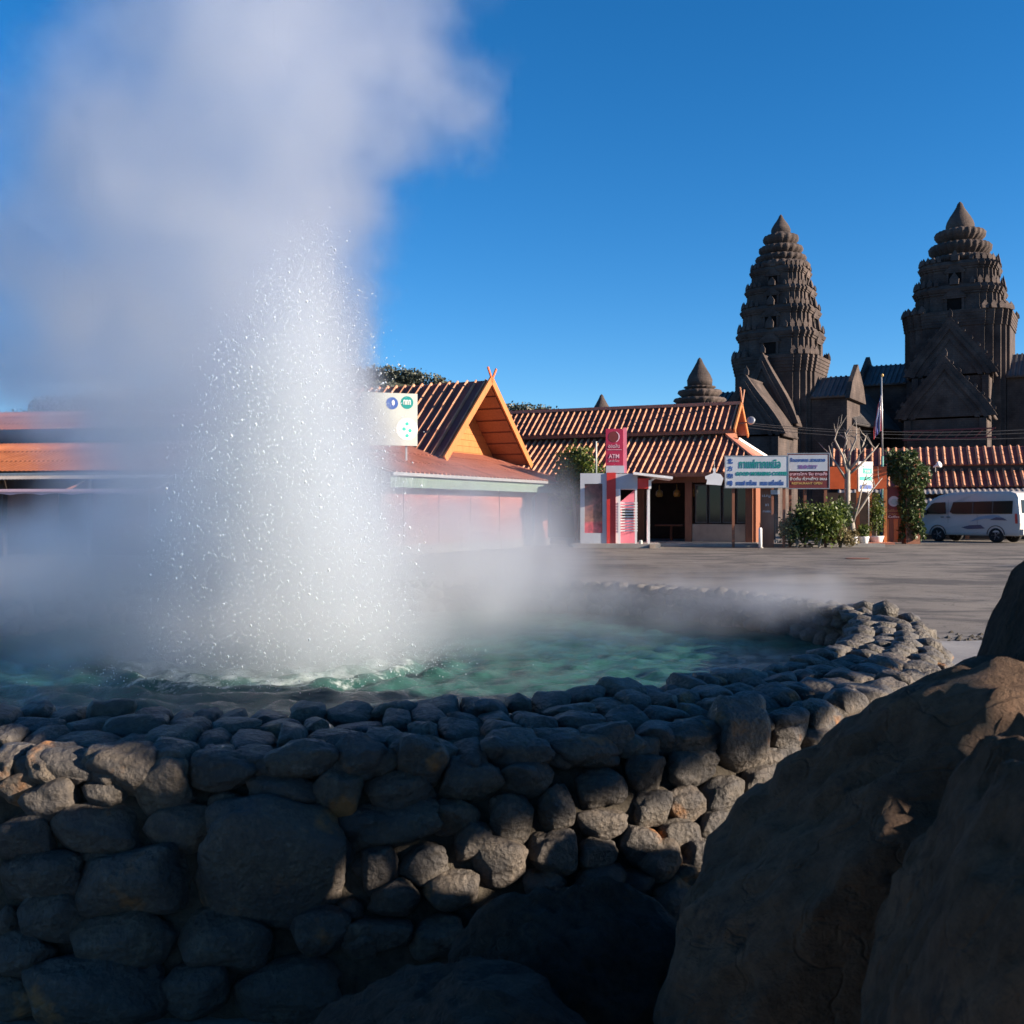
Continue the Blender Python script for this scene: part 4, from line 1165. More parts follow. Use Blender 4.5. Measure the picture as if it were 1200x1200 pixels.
# small spires further back
def spire(px, ytop, D, k, label, group='small temple spires'):
    u = D / 1200; x = (px - 600) * u
    t = empty('temple_spire', (x, D, 0), R(-31), label, 'spire', group)
    zt_ = zz(ytop, D)
    b = MB(); b.lathe([(.75 * k, zt_ - 1.75 * k), (.78 * k, zt_ - 1.4 * k), (.66 * k, zt_ - 1.1 * k), (.42 * k, zt_ - .7 * k), (.2 * k, zt_ - .3 * k), (.12 * k, zt_ - .1 * k), (.02, zt_)], 18); b.build('bud_finial', TS, t, True)
    for (dz0, dz1, r) in ((1.78, 1.98, .95), (2.0, 2.5, 1.3), (2.5, 2.95, 1.55)):
        pm = lambda th, z: 1 + 0.05 * abs(math.cos(9 * th))
        l = MB(); a, c_ = zt_ - dz1 * k, zt_ - dz0 * k; h = c_ - a; r *= k
        l.lathe([(r * .6, a - .1), (r * .8, a + h * .1), (r, a + h * .6), (r * .96, a + h * .9), (r * .6, c_)], 72, pm); l.build('lotus_ring', TS, t, True)
    b = MB(); b.prism(plan(1.4 * k), 0, zt_ - 2.9 * k); b.build('body', TS, t)
spire(820, 419, 60, 0.95, 'small laterite spire with lotus rings behind the tiled ridge, left of the tall tower')
spire(705, 462, 60, 0.85, 'lone brown bud tip peeking over the tiled ridge above the red kiosk')

# ------------------------------------------------------------------ cash machine kiosk
KS = P(680, 640, 38.9)
KI = empty('cash_machine_kiosk', (KS.x, KS.y, 0), R(-6), 'white and red cash machine kiosk with tall crimson ATM sign on top', 'kiosk')
m = MB(); m.box(-0.25, 3.0, -0.5, 1.9, 0, 0.16); m.build('base_step', M['concrete'], KI)
m = MB(); m.box(0, 0.16, 0, 1.5, 0.16, 2.82); m.box(0.84, 1.0, 0, 1.5, 0.16, 2.82); m.box(0.16, 0.84, 0, 1.5, 2.42, 2.82); m.box(0.16, 0.84, 0, 1.5, 0.16, 0.55); m.box(0.16, 0.84, 0.08, 1.5, 0.55, 2.42)
m.build('cabin', M['pale_blue_panel'], KI)
m = MB(); m.box(0.165, 0.835, 0.05, 0.075, 0.555, 2.415); m.build('poster', M['kiosk_poster'], KI)
m = MB(); m.box(1.002, 1.34, -0.04, 1.5, 0.16, 2.84); m.build('red_pillar', M['red_paint'], KI)
m = MB(); m.box(1.342, 2.16, 0.0, 1.5, 2.22, 2.80); m.build('header', M['pale_blue_panel'], KI)
m = MB(); m.box(2.162, 2.6, 0.0, 1.5, 2.25, 2.62); m.build('side_header', M['red_paint'], KI)
m = MB(); m.box(1.342, 1.44, 0.0, 1.5, 0.16, 2.218); m.build('jamb', M['white_paint'], KI)
m = MB(); m.box(1.5, 2.1, 0.55, 1.4, 0.16, 1.6); m.build('machine', M['pink_paint'], KI)
m = MB(); m.box(1.58, 2.02, 0.52, 0.548, 1.1, 1.45); m.build('screen', M['dark_glass'], KI)
m = MB(); m.add([(1.50, 0.5, 1.62), (2.05, 0.5, 1.62), (2.05, 0.56, 1.62), (1.50, 0.56, 1.62), (1.50, 0.5, 1.72), (2.05, 0.5, 2.2), (2.05, 0.56, 2.2), (1.50, 0.56, 1.72)], [(0, 1, 5, 4), (3, 7, 6, 2), (0, 4, 7, 3), (1, 2, 6, 5), (4, 5, 6, 7), (0, 3, 2, 1)]); m.build('privacy_panel', M['pink_paint'], KI)
for i in range(11):
    z = 0.62 + i * 0.105
    m = MB(); m.box(1.46, 2.16, -0.03, -0.01, z, z + 0.045); m.box(2.14, 2.16, -0.01, 1.0, z, z + 0.045); m.build('slat', M['white_paint'], KI)
for (x, y) in ((1.48, -0.02), (2.10, -0.02), (2.58, 0.0), (2.58, 1.3)):
    m = MB(); m.box(x - 0.04, x + 0.04, y - 0.075, y - 0.032, 0.16, 2.22); m.build('post', M['white_paint'], KI)
m = MB(); m.slab([(2.0, -0.6, 2.84), (3.45, -0.6, 2.66), (3.45, 1.7, 2.66), (2.0, 1.7, 2.84)], 0.09); m.build('canopy', M['white_paint'], KI)
m = MB(); m.bar((2.62, -0.1, 2.55), (2.62, -0.1, 2.22), 0.1, 0.1); m.bar((2.62, -0.1, 2.5), (2.85, -0.1, 2.66), 0.08, 0.08); m.build('canopy_bracket', M['white_paint'], KI)
m = MB(); m.box(0.97, 1.66, 0.35, 0.75, 2.842, 3.12); m.build('sign_base', M['pale_blue_panel'], KI)
m = MB(); m.box(0.96, 1.62, 0.35, 0.75, 3.122, 4.53); sg = m.build('sign_tower', M['crimson_paint'], KI)
m = MB(); m.box(1.622, 1.76, 0.37, 0.73, 2.842, 4.57); m.build('sign_lit_side', M['pink_paint'], KI)  # right side of the crimson tower, its sunlit look put into the pink
disc(KI, 1.27, 4.22, 0.21, M['maroon_paint'], 0.344); 
m = MB(); vs = []
for i in range(15):
    t = -1.2 + i * 0.17
    for r in (0.22, 0.20 - 0.02 * math.sin(i / 14 * PI)): vs.append((1.27 + r * math.cos(t), 0.341, 4.22 + r * math.sin(t)))
m.add(vs, [(2 * i, 2 * i + 1, 2 * i + 3, 2 * i + 2) for i in range(14)]); m.build('logo_swoosh', M['ink_pink'], KI)
text('ออมสิน', KI, (1.27, 0.342, 3.87), 0.42, 0.15, M['ink_pink'])
m = MB(); m.box(1.02, 1.56, 0.338, 0.348, 3.72, 3.735); m.build('sign_line', M['ink_pink'], KI)
text('ATM', KI, (1.27, 0.342, 3.48), 0.40, 0.16, M['ink_pink'], bold=0.01)
text('24 ชั่วโมง', KI, (1.27, 0.342, 3.31), 0.40, 0.09, M['ink_pink'])
m = MB(); m.tube([(0.58, 1.0, 2.82), (0.58, 1.0, 4.1)], 0.035, 8); m.build('aerial', M['cream_panel'], KI, True)
m = MB(); m.lathe([(0.07, 0.16), (0.07, 0.28), (0.03, 0.3)], 10, c=(2.27, -0.4)); m.build('step_light', M['cream_panel'], KI)
m = MB(); m.box(2.6, 2.78, -0.62, -0.48, 0.0, 0.14); m.build('step_block', M['beige_wall'], KI)

# ------------------------------------------------------------------ shop signs
def sign(name, px0, px1, py0, py1, D, rz, mat, label, th=0.09):
    a = P(px0, py1, D); b = P(px1, py0, D)
    t = empty(name, ((a.x + b.x) / 2, D, 0), rz, label, 'sign')
    w = (b.x - a.x) / math.cos(rz) / 2
    m = MB(); m.box(-w, w, -th / 2, th / 2, a.z, b.z); m.build('board', mat, t)
    f_ = MB(); k = 0.035
    f_.box(-w - k, w + k, -th / 2 - .01, th / 2, b.z + .001, b.z + k); f_.box(-w - k, w + k, -th / 2 - .01, th / 2, a.z - k, a.z - .001)
    f_.box(-w - k, -w - .001, -th / 2 - .01, th / 2, a.z, b.z); f_.box(w + .001, w + k, -th / 2 - .01, th / 2, a.z, b.z)
    f_.build('sign_frame', M['grey_metal'], t)
    return t, w, a.z, b.z
DS = 38.7
sg1, w1, za, zb = sign('shop_sign', 851, 922, 535, 571, DS, R(-6), M['pale_blue_panel'], 'wide pale coffee sign with teal and blue lettering over the shop front')
H = zb - za; yf = -0.05
for i, ch in enumerate('北方咖啡'):
    text(ch, sg1, (-w1 + .17, yf, zb - H * (.15 + .24 * i)), .20, .20, M['ink_blue'], bold=0.03)
text('กาแฟภาคเหนือ', sg1, (.12, yf, za + H * .76), 1.55, .34, M['ink_teal'], bold=0.02)
text('GOOD MORNING COFFEE', sg1, (.18, yf, za + H * .44), 1.90, .15, M['ink_teal'], bold=0.05)
text('กาแฟ ชาร้อน   ขนม เครื่องดื่ม', sg1, (.12, yf, za + H * .15), 1.75, .21, M['ink_blue'], bold=0.02)
for x in (-w1 + .3, w1 - .12):
    m = MB(); m.box(x - .05, x + .05, .05, .15, 0, zb - .05); m.build('support', M['brown_wood'], sg1)
D3 = 38.9
sg2, w2, za, zb = sign('restaurant_sign', 924, 970, 532, 572, D3, R(-8), M['maroon_paint'], 'two-part restaurant sign, pale above and maroon below, right of the coffee sign')
H = zb - za
m = MB(); m.box(-w2 + .03, w2 - .05, -.075, -.05, za + H * .50, zb - .04); m.build('upper_panel', M['pale_blue_panel'], sg2)
text('ร้านอาหาร สวนสวย', sg2, (-.02, -.078, za + H * .83), 1.28, .16, M['ink_blue'], bold=0.02)
text('温泉餐厅', sg2, (-.02, -.078, za + H * .62), .72, .15, M['ink_purple'], bold=0.02)
text('อาหารไทย จีน ตามสั่ง', sg2, (0, -.05, za + H * .42), 1.38, .13, M['ink_pink'], bold=0.01)
text('ข้าวต้ม ก๋วยเตี๋ยว ขนม', sg2, (0, -.05, za + H * .28), 1.36, .13, M['ink_white'], bold=0.01)
text('RESTAURANT OPEN', sg2, (-.05, -.05, za + H * .14), 1.12, .09, M['ink_gold'], bold=0.02)
for x in (-w2 + .1, -.1, w2 - .1):
    m = MB(); m.box(x - .05, x + .05, .05, .14, 0, zb - .1); m.build('support', M['brown_wood'], sg2)
# menu pillar below the coffee sign
mp_ = P(899, 640, 38.95)
MP = empty('menu_pillar', (mp_.x, mp_.y, 0), R(-6), 'brown wooden pillar carrying small white menu notes under the coffee sign', 'pillar')
m = MB(); m.box(-.24, .24, -.06, .12, 0, 2.3); m.build('pillar_board', M['brown_wood'], MP)
text('เมนู', MP, (-.04, -.066, 1.95), .3, .11, M['ink_white']); text('ชา', MP, (-.02, -.066, 1.62), .12, .09, M['ink_white']); text('กาแฟสด', MP, (-.02, -.066, 1.38), .3, .09, M['ink_white'])
m = MB(); m.box(.12, .46, -.1, -.065, 2.02, 2.2); m.build('notice', M['pale_blue_panel'], MP)
wp = P(891, 640, 38.2)
BO = empty('bollard', (wp.x, wp.y, 0), 0, 'short white post standing at the kerb in front of the coffee shop', 'bollard')
m = MB(); m.lathe([(.07, 0), (.065, .72), (.05, .76), (.02, .77)], 10); m.build('bollard_post', M['white_paint'], BO, True)
m = MB(); m.lathe([(.11, 0), (.11, .04), (.08, .05)], 10); m.build('bollard_base', M['concrete'], BO, True)
# white kettle-shaped sign hanging at the eave
kp = P(837, 562, 38.6)
KE = empty('kettle_sign', kp, R(-8), 'white kettle-shaped board hung beside the coffee sign', 'sign')
pts = [(-.30, -.18), (.26, -.22), (.34, .05), (.24, .20), (.06, .24), (.04, .30), (.06, .40), (0, .46), (-.06, .40), (-.03, .30), (-.05, .24), (-.2, .18), (-.34, .12), (-.33, .02), (-.26, .0)]
m = MB(); n = len(pts)
m.add([(x, y, z) for y in (-.03, .03) for x, z in pts], [tuple(range(n)), tuple(range(n, 2 * n))[::-1]] + [(i, (i + 1) % n, n + (i + 1) % n, n + i) for i in range(n)]); m.build('kettle_board', M['white_paint'], KE)
m = MB(); m.tube([(0, 0, .42), (0, .05, .75)], .012, 6); m.build('hanger', M['dark_metal'], KE)

# ------------------------------------------------------------------ orange entrance
EN = P(1004, 636, 43.5)
u = 43.5 / 1200
EG = empty('entrance_gate', (EN.x, EN.y, 0), R(-10), 'orange entrance with a lintel board on slim orange posts', 'gate')
xo = lambda px: (px - 1004) * u
zo = lambda py: EYE + (600 - py) * u
m = MB(); m.box(xo(971), xo(1037), -.1, .1, zo(573), zo(547)); m.build('lintel_board', M['orange_paint'], EG)
for (a, b) in ((1003.5, 1007), (1016.5, 1020.5), (1034, 1037.5)):
    m = MB(); m.box(xo(a), xo(b), -.095, .095, 0, zo(573.2)); m.build('post', M['orange_post'], EG)
m = MB(); m.box(xo(1000), xo(1042), -.9, .6, 0, .08); m.build('threshold', M['terracotta_sheet'], EG)
m = MB(); m.box(xo(972), xo(1036), 1.6, 1.75, 0, 2.2); m.build('inner_wall', M['dark_wall'], EG)
# brown panel with round logo
BPn = empty('logo_panel', P(1047, 600, 43.8) * 1.0, R(-10), 'tall brown wooden panel with a round silver emblem beside the vine', 'sign')
BPn.location.z = 0
u4 = 43.8 / 1200
for i in range(4):
    m = MB(); m.box(-.36 + i * .182, -.36 + i * .182 + .174, -.05, .05, .05, EYE + 30 * u4); m.build('plank', M['brown_wood'] if i % 2 else M['orange_post'], BPn)
m = MB(); m.box(-.36, .366, -.058, -.052, EYE - 8 * u4, EYE + 29 * u4); m.build('dark_face', M['maroon_paint'], BPn)
disc(BPn, 0, EYE + 12.5 * u4, .225, M['pale_blue_panel'], -.07, 'emblem'); disc(BPn, .02, EYE + 12.0 * u4, .13, M['grey_metal'], -.075, 'emblem_figure', 1.2)
text('ยินดีต้อนรับ', BPn, (.0, -.064, EYE + 2 * u4), .5, .13, M['ink_gold']); text('น้ำพุร้อน', BPn, (0, -.064, EYE - 2.5 * u4), .4, .10, M['ink_gold']); text('Coffee', BPn, (0, -.064, EYE - 5.5 * u4), .46, .10, M['ink_white'], bold=0.02)
# small hanging coffee sign in front of the lintel
sg3, w3, za, zb = sign('hanging_sign', 1005, 1022, 542, 575, 42.6, R(18), M['white_paint'], 'small upright white, green and blue sign in front of the orange lintel')
H = zb - za
for (a, b, mt) in ((.60, .80, 'ink_green'), (.36, .50, 'ink_green'), (.06, .20, 'ink_blue')):
    m = MB(); m.box(-w3 + (.2 if a > .5 else .03), w3 - .03, -.055, -.046, za + H * a, za + H * b); m.build('sign_band', M[mt], sg3)
text('กาแฟ', sg3, (.08, -.058, za + H * .70), .26, .14, M['ink_white']); text('24', sg3, (-.15, -.05, za + H * .86), .14, .12, M['ink_teal'])
m = MB(); m.tube([(w3 - .08, .08, 0), (w3 - .08, .08, zb)], .03, 6); m.build('pole', M['grey_metal'], sg3, True)

# planters with plants beside the entrance
def planter(px, D, label, w, mat, leafmat, seed, hh=.8, n=500):
    p = P(px, 640, D)
    t = empty('planter', (p.x, p.y, 0), 0, label, 'plant pot', 'plants by the entrance')
    m = MB(); m.lathe([(w * .7, 0), (w, .3), (w * 1.05, .34), (w * .9, .34), (w * .85, .3)], 14); m.build('pot', mat, t, True)
    rng = np.random.default_rng(seed)
    link('foliage', leaf_mesh('foliage', blob_pts(n, (0, 0, .34 + hh / 2), (w * 1.3, w * 1.3, hh / 2), rng, .1), None, .12, rng), leafmat, t)
    m = MB(); m.tube([(0, 0, .3), (.02, .01, .3 + hh * .7)], .02, 6); m.build('stem', M['bark'], t)
planter(1012, 42.2, 'white pot with low pale plant between the first two orange posts', .22, M['white_paint'], M['bush_leaf'], 1, .5)
planter(1027, 43.2, 'white tub with tall plant between the last two orange posts', .30, M['white_paint'], M['bush_leaf'], 2, 1.9, 900)
planter(1001, 41.6, 'small white pot at the foot of the bare tree', .14, M['white_paint'], M['dry_leaf'], 3, .3, 200)

# ------------------------------------------------------------------ plants by the shops
def bush(px, D, r, h, label, leafmat, seed, n=1600, leaf=.13, blobs=5, group='bushes in front of the shops', zb=0):
    p = P(px, 640, D)
    t = empty('bush', (p.x, p.y, 0), 0, label, 'bush', group)
    rng = np.random.default_rng(seed); pts = []
    for i in range(blobs):
        c = (rng.uniform(-.5, .5) * r, rng.uniform(-.4, .4) * r, zb + (h - zb) * rng.uniform(.3, .78))
        k = rng.uniform(.45, .7)
        pts.append(blob_pts(n // blobs, c, (r * k, r * k, (h - zb) * .5 * k * rng.uniform(.7, 1.2)), rng, .35))
    pts = np.concatenate(pts); pts[:, 2] = np.clip(pts[:, 2], .05, None)
    link('foliage', leaf_mesh('foliage', pts, None, leaf, rng), leafmat, t)
    st = MB()
    for i in range(4):
        a = rng.uniform(0, 6.28); st.tube([(0, 0, 0), (math.cos(a) * r * .2, math.sin(a) * r * .2, h * .4), (math.cos(a) * r * .45, math.sin(a) * r * .4, h * .75)], [.035, .025, .01], 6)
    st.build('stem', M['bark'], t)
    return t
bush(960, 38.6, .95, 2.0, 'bright yellow green bush left of the bare tree trunk', M['bush_leaf'], 31, 2600, .15, 7)
bush(934, 38.7, .75, 1.8, 'darker green bush under the maroon restaurant sign', M['vine_leaf'], 32, 1800, .15, 6)
bush(985, 38.9, .6, .9, 'dry brownish shrub at the foot of the bare tree', M['dry_leaf'], 33, 1100, .12, 5)
bush(980, 41.2, .8, 1.9, 'leafy dark bush in front of the orange lintel', M['vine_leaf'], 34, 1700, .15, 6)
bush(676, 40.5, 1.15, 4.0, 'tall leafy bush left of the crimson ATM sign', M['bush_leaf'], 35, 3600, .17, 8, zb=1.2)
def vine():
    p = P(1068, 636, 43.6)
    t = empty('climbing_vine', (p.x, p.y, 0), 0, 'dense climbing vine covering a pillar between emblem panel and van', 'vine')
    m = MB(); m.box(-.3, .3, -.2, .3, 0, 3.6); m.build('pillar', M['brown_wood'], t)
    rng = np.random.default_rng(77); n = 5200
    u_ = rng.uniform(0, 1, n); a = rng.uniform(0, 2 * PI, n)
    z = .2 + 3.75 * u_ ** .8
    r = (.42 + .34 * np.exp(-((z - 3.2) / .8) ** 2) + .1 * np.sin(z * 5 + a * 2)) * np.sqrt(rng.uniform(.5, 1, n))
    x = r * np.cos(a) * 1.05 - .42 * np.clip((z - 2.7) / 1.0, 0, 1); y = r * np.sin(a) * .8
    link('leaves', leaf_mesh('leaves', np.stack([x, y, z], -1), None, .16, rng, .6), M['vine_leaf'], t)
vine()
def bare_tree():
    p = P(1000, 640, 41.8)
    t = empty('bare_tree', (p.x, p.y, 0), 0, 'leafless pale tree in front of the orange lintel', 'tree')
    rr = random.Random(12); u_ = 41.8 / 1200
    X = lambda px, py, y=0.0: Vector(((px - 1000) * u_, y, EYE + (600 - py) * u_))
    tr = MB(); tr.tube([(0, 0, -.05), X(998, 615), X(993, 590), X(993, 560), X(994, 548)], [.15, .13, .125, .11, .09], 10); tr.build('trunk', M['bark'], t, True)
    limbs = [[X(994, 560), X(987, 535, -.1), X(978, 515), X(983, 500)], [X(994, 550), X(996, 530), X(1003, 515), X(1004, 503)], [X(994, 552), X(1003, 540, -.2), X(1012, 520), X(1016, 508)],
             [X(994, 556), X(1008, 545), X(1022, 530), X(1029, 522)], [X(992, 562), X(983, 548), X(974, 535), X(971, 522)], [X(998, 618), X(1004, 590, -.2), X(1010, 572), X(1016, 555)], [X(997, 612), X(1012, 590), X(1022, 574), X(1034, 560)],
             [X(994, 548), X(990, 530, .2), X(992, 516), X(990, 506)]]
    for L in limbs:
        lb = MB(); lb.tube(L, [.065, .05, .035, .014], 7); o = lb.build('limb', M['bark'], t, True)
        for k in range(4):
            i = rr.choice((1, 2, 2)); q = L[i].lerp(L[i + 1], rr.random())
            d = Vector((rr.uniform(-1, 1), rr.uniform(-.6, .6), rr.uniform(.2, 1.1))).normalized()
            tw = MB(); ln = rr.uniform(.3, .7); tw.tube([q, q + d * ln * .5 + Vector((0, 0, .03)), q + d * ln + Vector((rr.uniform(-.1, .1), 0, .12))], [.022, .015, .006], 5); tw.build('twig', M['bark'], o)
bare_tree()

# flagpole with a limp flag
fp = P(1034, 636, 47)
FP = empty('flagpole', (fp.x, fp.y, 0), 0, 'slim green and white flagpole in front of the right temple tower', 'flagpole')
m = MB(); m.tube([(0, 0, 0), (0, 0, 3.9)], .06, 8); m.build('lower_pole', M['green_metal'], FP, True)
m = MB(); m.tube([(0, 0, 3.9), (-.04, 0, 7.55)], [.045, .03], 8); m.build('upper_pole', M['grey_metal'], FP, True)
m = MB(); m.lathe([(.01, 7.54), (.06, 7.6), (.06, 7.66), (.01, 7.7)], 10); m.build('pole_cap', M['ink_gold'], FP, True)
FG = empty('flag', (fp.x, fp.y, 0), 0, 'limp red, white and blue flag drooping from the flagpole', 'flag')
cols = ('flag_red', 'flag_white', 'flag_blue', 'flag_blue', 'flag_white', 'flag_red')
for i in range(6):
    m = MB(); vs = []
    for k in range(15):
        z = 6.8 - k * .125
        for e in (i, i + 1):
            s_ = e / 6
            x = -.05 - s_ * (.10 + .26 * min(1, k / 10)); y = .07 * math.sin(s_ * 14 + k * .25)
            vs.append((x, y, z - s_ * .45 + .06 * math.sin(k)))
    m.add(vs, [(2 * k, 2 * k + 1, 2 * k + 3, 2 * k + 2) for k in range(14)])
    o = m.build('stripe', M[cols[i]], FG, True)
    s_ = o.modifiers.new('thickness', 'SOLIDIFY'); s_.thickness = .006
# overhead wires
wires = []
for i, (ya, yb) in enumerate(((494, 502), (496, 506), (499, 512))):
    a, b = P(842, ya - 2, 47), P(1230, yb, 47); pts = []
    for k in range(13):
        t_ = k / 12; q = a.lerp(b, t_); q.z -= .35 * 4 * t_ * (1 - t_); pts.append(q)
    m = MB(); m.tube(pts, .014, 5)
    tag(m.build('overhead_wire', M['dark_metal']), ('topmost', 'middle', 'lowest')[i] + ' of the three thin wires crossing before the temple roofs', 'wire', 'overhead wires before the temple')

# ------------------------------------------------------------------ van
def van():
    c = P(1134, 634, 46.6)
    t = empty('van', (c.x + .35, c.y, 0), R(128), 'silver white high-roofed passenger van parked at the right', 'van')
    L = 4.95
    prof = [(-2.40, .42), (-2.44, .85), (-2.42, 1.25), (-2.32, 1.95), (-2.2, 2.16), (-1.95, 2.25), (-.4, 2.27), (.7, 2.24), (1.35, 2.10), (1.70, 1.90), (2.28, 1.22), (2.46, 1.02), (2.52, .78), (2.52, .45), (2.44, .30), (-2.34, .30)]
    def halfw(z): return .84 - max(0, z - 1.1) ** 2 * .11 - max(0, .5 - z) * .15
    m = MB(); n = len(prof); vs = []; fs = []
    lay = [(-1, 0.0, 1.0), (-1, .0, .0)]
    for k in (-1, 1):
        for (x, z) in prof: vs.append((x, k * halfw(z), z))
    cx, cz = 0.0, 1.2
    for k in (-1, 1):                                    # rounded shoulders: an inner outline standing proud
        for (x, z) in prof: vs.append((cx + (x - cx) * .965, k * (halfw(z) + .035), cz + (z - cz) * .93))
    A, B_, C_, D_ = 0, n, 2 * n, 3 * n
    for i in range(n):
        j = (i + 1) % n
        fs += [(A + i, A + j, B_ + j, B_ + i), (A + i, C_ + i, C_ + j, A + j), (B_ + i, B_ + j, D_ + j, D_ + i)]
    # side panels filled as strips between lower and upper outline
    fs += [tuple(C_ + i for i in range(n)), tuple(D_ + i for i in range(n))[::-1]]
    m.add(vs, fs); body = m.build('body', M['van_paint'], t)
    for p_ in body.data.polygons: p_.use_smooth = False
    bv = body.modifiers.new('edge', 'BEVEL'); bv.width = .03; bv.segments = 2; bv.limit_method = 'ANGLE'
    def side_panel(name, poly, mat, parent, off=.004, th=.006, sides=(1, -1)):
        for k in sides:
            q = MB(); n_ = len(poly)
            q.add([(x, k * (halfw(cz + (z - cz) / .93) + .035 + off + e), z) for e in (0, th) for x, z in poly], [tuple(range(n_)), tuple(range(n_, 2 * n_))[::-1]] + [(i, (i + 1) % n_, n_ + (i + 1) % n_, n_ + i) for i in range(n_)])
            q.build(name, mat, parent)
    side_panel('side_window', [(-2.1, 1.27), (.62, 1.27), (.74, 1.36), (.60, 1.80), (-2.1, 1.84)], M['van_glass'], t)
    for xx in (-1.25, -.35): side_panel('window_pillar', [(xx, 1.275), (xx + .05, 1.275), (xx + .05, 1.815), (xx, 1.815)], M['dark_metal'], t, .011, .004)
    side_panel('front_window', [(.92, 1.27), (2.02, 1.27), (1.95, 1.36), (1.62, 1.74), (1.5, 1.78), (.98, 1.80)], M['van_glass'], t)
    side_panel('side_graphic', [(-1.8, 1.02), (-.9, 1.06), (-.2, .92), (-.6, 1.14), (-1.2, 1.22), (-1.5, 1.20)], M['van_blue'], t, .003, .003)
    side_panel('side_graphic', [(-1.9, .98), (-1.1, 1.0), (-1.4, 1.12), (-1.7, 1.1)], M['van_navy'], t, .008, .003)
    side_panel('side_graphic', [(-.9, .62), (-.1, .58), (.2, .66), (-.2, .76), (-.7, .78)], M['van_navy'], t, .003, .003)
    side_panel('door_handle', [(.72, 1.10), (.90, 1.10), (.90, 1.14), (.72, 1.14)], M['dark_metal'], t, .003, .02)
    side_panel('door_handle', [(1.02, 1.10), (1.18, 1.10), (1.18, 1.14), (1.02, 1.14)], M['dark_metal'], t, .003, .02)
    side_panel('panel_gap', [(.84, .4), (.85, .4), (.86, 1.9), (.85, 1.9)], M['dark_metal'], t, .002, .002)
    side_panel('panel_gap', [(-.55, .4), (-.54, .4), (-.53, 1.24), (-.54, 1.24)], M['dark_metal'], t, .002, .002)
    side_panel('tail_light', [(-2.34, .85), (-2.24, .85), (-2.22, 1.28), (-2.31, 1.28)], M['red_paint'], t, .004, .02)
    q = MB(); q.add([(-2.405 - .02, -.66, 1.30), (-2.405 - .02, .66, 1.30), (-2.325 - .02, .58, 1.88), (-2.325 - .02, -.58, 1.88), (-2.38, -.66, 1.30), (-2.38, .66, 1.30), (-2.30, .58, 1.88), (-2.30, -.58, 1.88)], [(0, 3, 2, 1), (4, 5, 6, 7), (0, 1, 5, 4), (1, 2, 6, 5), (2, 3, 7, 6), (3, 0, 4, 7)]); q.build('rear_window', M['van_glass'], t)
    q = MB(); q.box(-2.54, -2.40, -.78, .78, .36, .60); q.build('rear_bumper', M['van_paint'], t)
    q = MB(); q.add([(1.74, -.68, 1.87), (1.74, .68, 1.87), (2.30, .74, 1.23), (2.30, -.74, 1.23), (1.70, -.68, 1.84), (1.70, .68, 1.84), (2.26, .74, 1.20), (2.26, -.74, 1.20)], [(0, 1, 2, 3), (7, 6, 5, 4), (0, 4, 5, 1), (1, 5, 6, 2), (2, 6, 7, 3), (3, 7, 4, 0)]); q.build('windscreen', M['van_glass'], t)
    q = MB(); q.box(2.50, 2.60, -.80, .80, .34, .62); q.build('front_bumper', M['van_paint'], t)
    for k in (-1, 1):
        q = MB(); q.box(2.42, 2.54, k * .58 - .2, k * .58 + .2, .74, .98); q.build('headlight', M['ink_white'], t)
        q = MB(); q.box(1.86, 1.98, k * .92 - .1, k * .92 + .1, 1.22, 1.44); q.build('wing_mirror', M['dark_metal'], t)
    for x in (-1.37, 1.33):
        for k in (-1, 1):
            w = empty('wheel', (x, k * .76, .33)); w.parent = t
            w.rotation_euler = (PI / 2, 0, 0)
            ty = MB(); ty.lathe([(.20, -.10), (.31, -.11), (.335, -.07), (.335, .07), (.31, .11), (.20, .10)], 28); ty.build('tyre', M['tyre_rubber'], w, True)
            ri = MB(); ri.lathe([(.205, -.07), (.2, .06), (.17, -.02)], 20)
            for e in range(5):
                a = e * 2 * PI / 5; 
                for sd in (-.085, .085): ri.bar((0, 0, sd), (.2 * math.cos(a), .2 * math.sin(a), sd), .05, .03, (0, 0, 1))
            ri.build('rim', M['grey_metal'], w)
            ar = MB(); n_ = 14
            for e in range(n_):
                a0, a1 = PI * e / n_, PI * (e + 1) / n_
                ar.add([(x + r * math.cos(a), k * (yy), .36 + r * math.sin(a)) for a in (a0, a1) for (r, yy) in ((.37, .80), (.40, .80), (.40, .885), (.37, .885))], [(0, 4, 5, 1), (1, 5, 6, 2), (2, 6, 7, 3), (3, 7, 4, 0)])
            ar.build('wheel_arch', M['dark_metal'], t)
    return t
van()

# drain cover on the lot
dp = P(1005, 655, 29.5)
o = MB().lathe([(.02, .005), (.32, .005), (.34, .018), (.30, .022), (.02, .022)], 20).build('drain_cover', M['brown_wood']); o.location = (dp.x, dp.y, 0)
tag(o, 'small rusty round drain cover on the open lot', 'drain cover')
# raised kerb in front of the shops
m = MB(); m.box(-6, 6.2, -.35, .35, 0, .12); kb = m.build('kerb', M['concrete'], None, kind='structure')
kb.location = (8.2, 40.2, 0); kb.rotation_euler = (0, 0, R(-4))

# trees to the right of the lot, out of view, whose shadows streak the ground
for i, (x, y, sd) in enumerate(((38, 17, 51), (43, 24, 52), (48, 31, 53))):
    rb = random.Random(sd)
    bl = [((rb.uniform(-1.6, 1.6), rb.uniform(-2, 2), 4.2 + rb.uniform(0, 3.4)), (1.1, 1.1, .8), 1) for _ in range(16)]
    shade_tree((x, y, 0), ('nearest', 'middle', 'farthest')[i] + ' of three trees beside the lot outside the view', bl, (.2, .1, 4.6), sd, None, .3, 170, 'trees beside the lot')

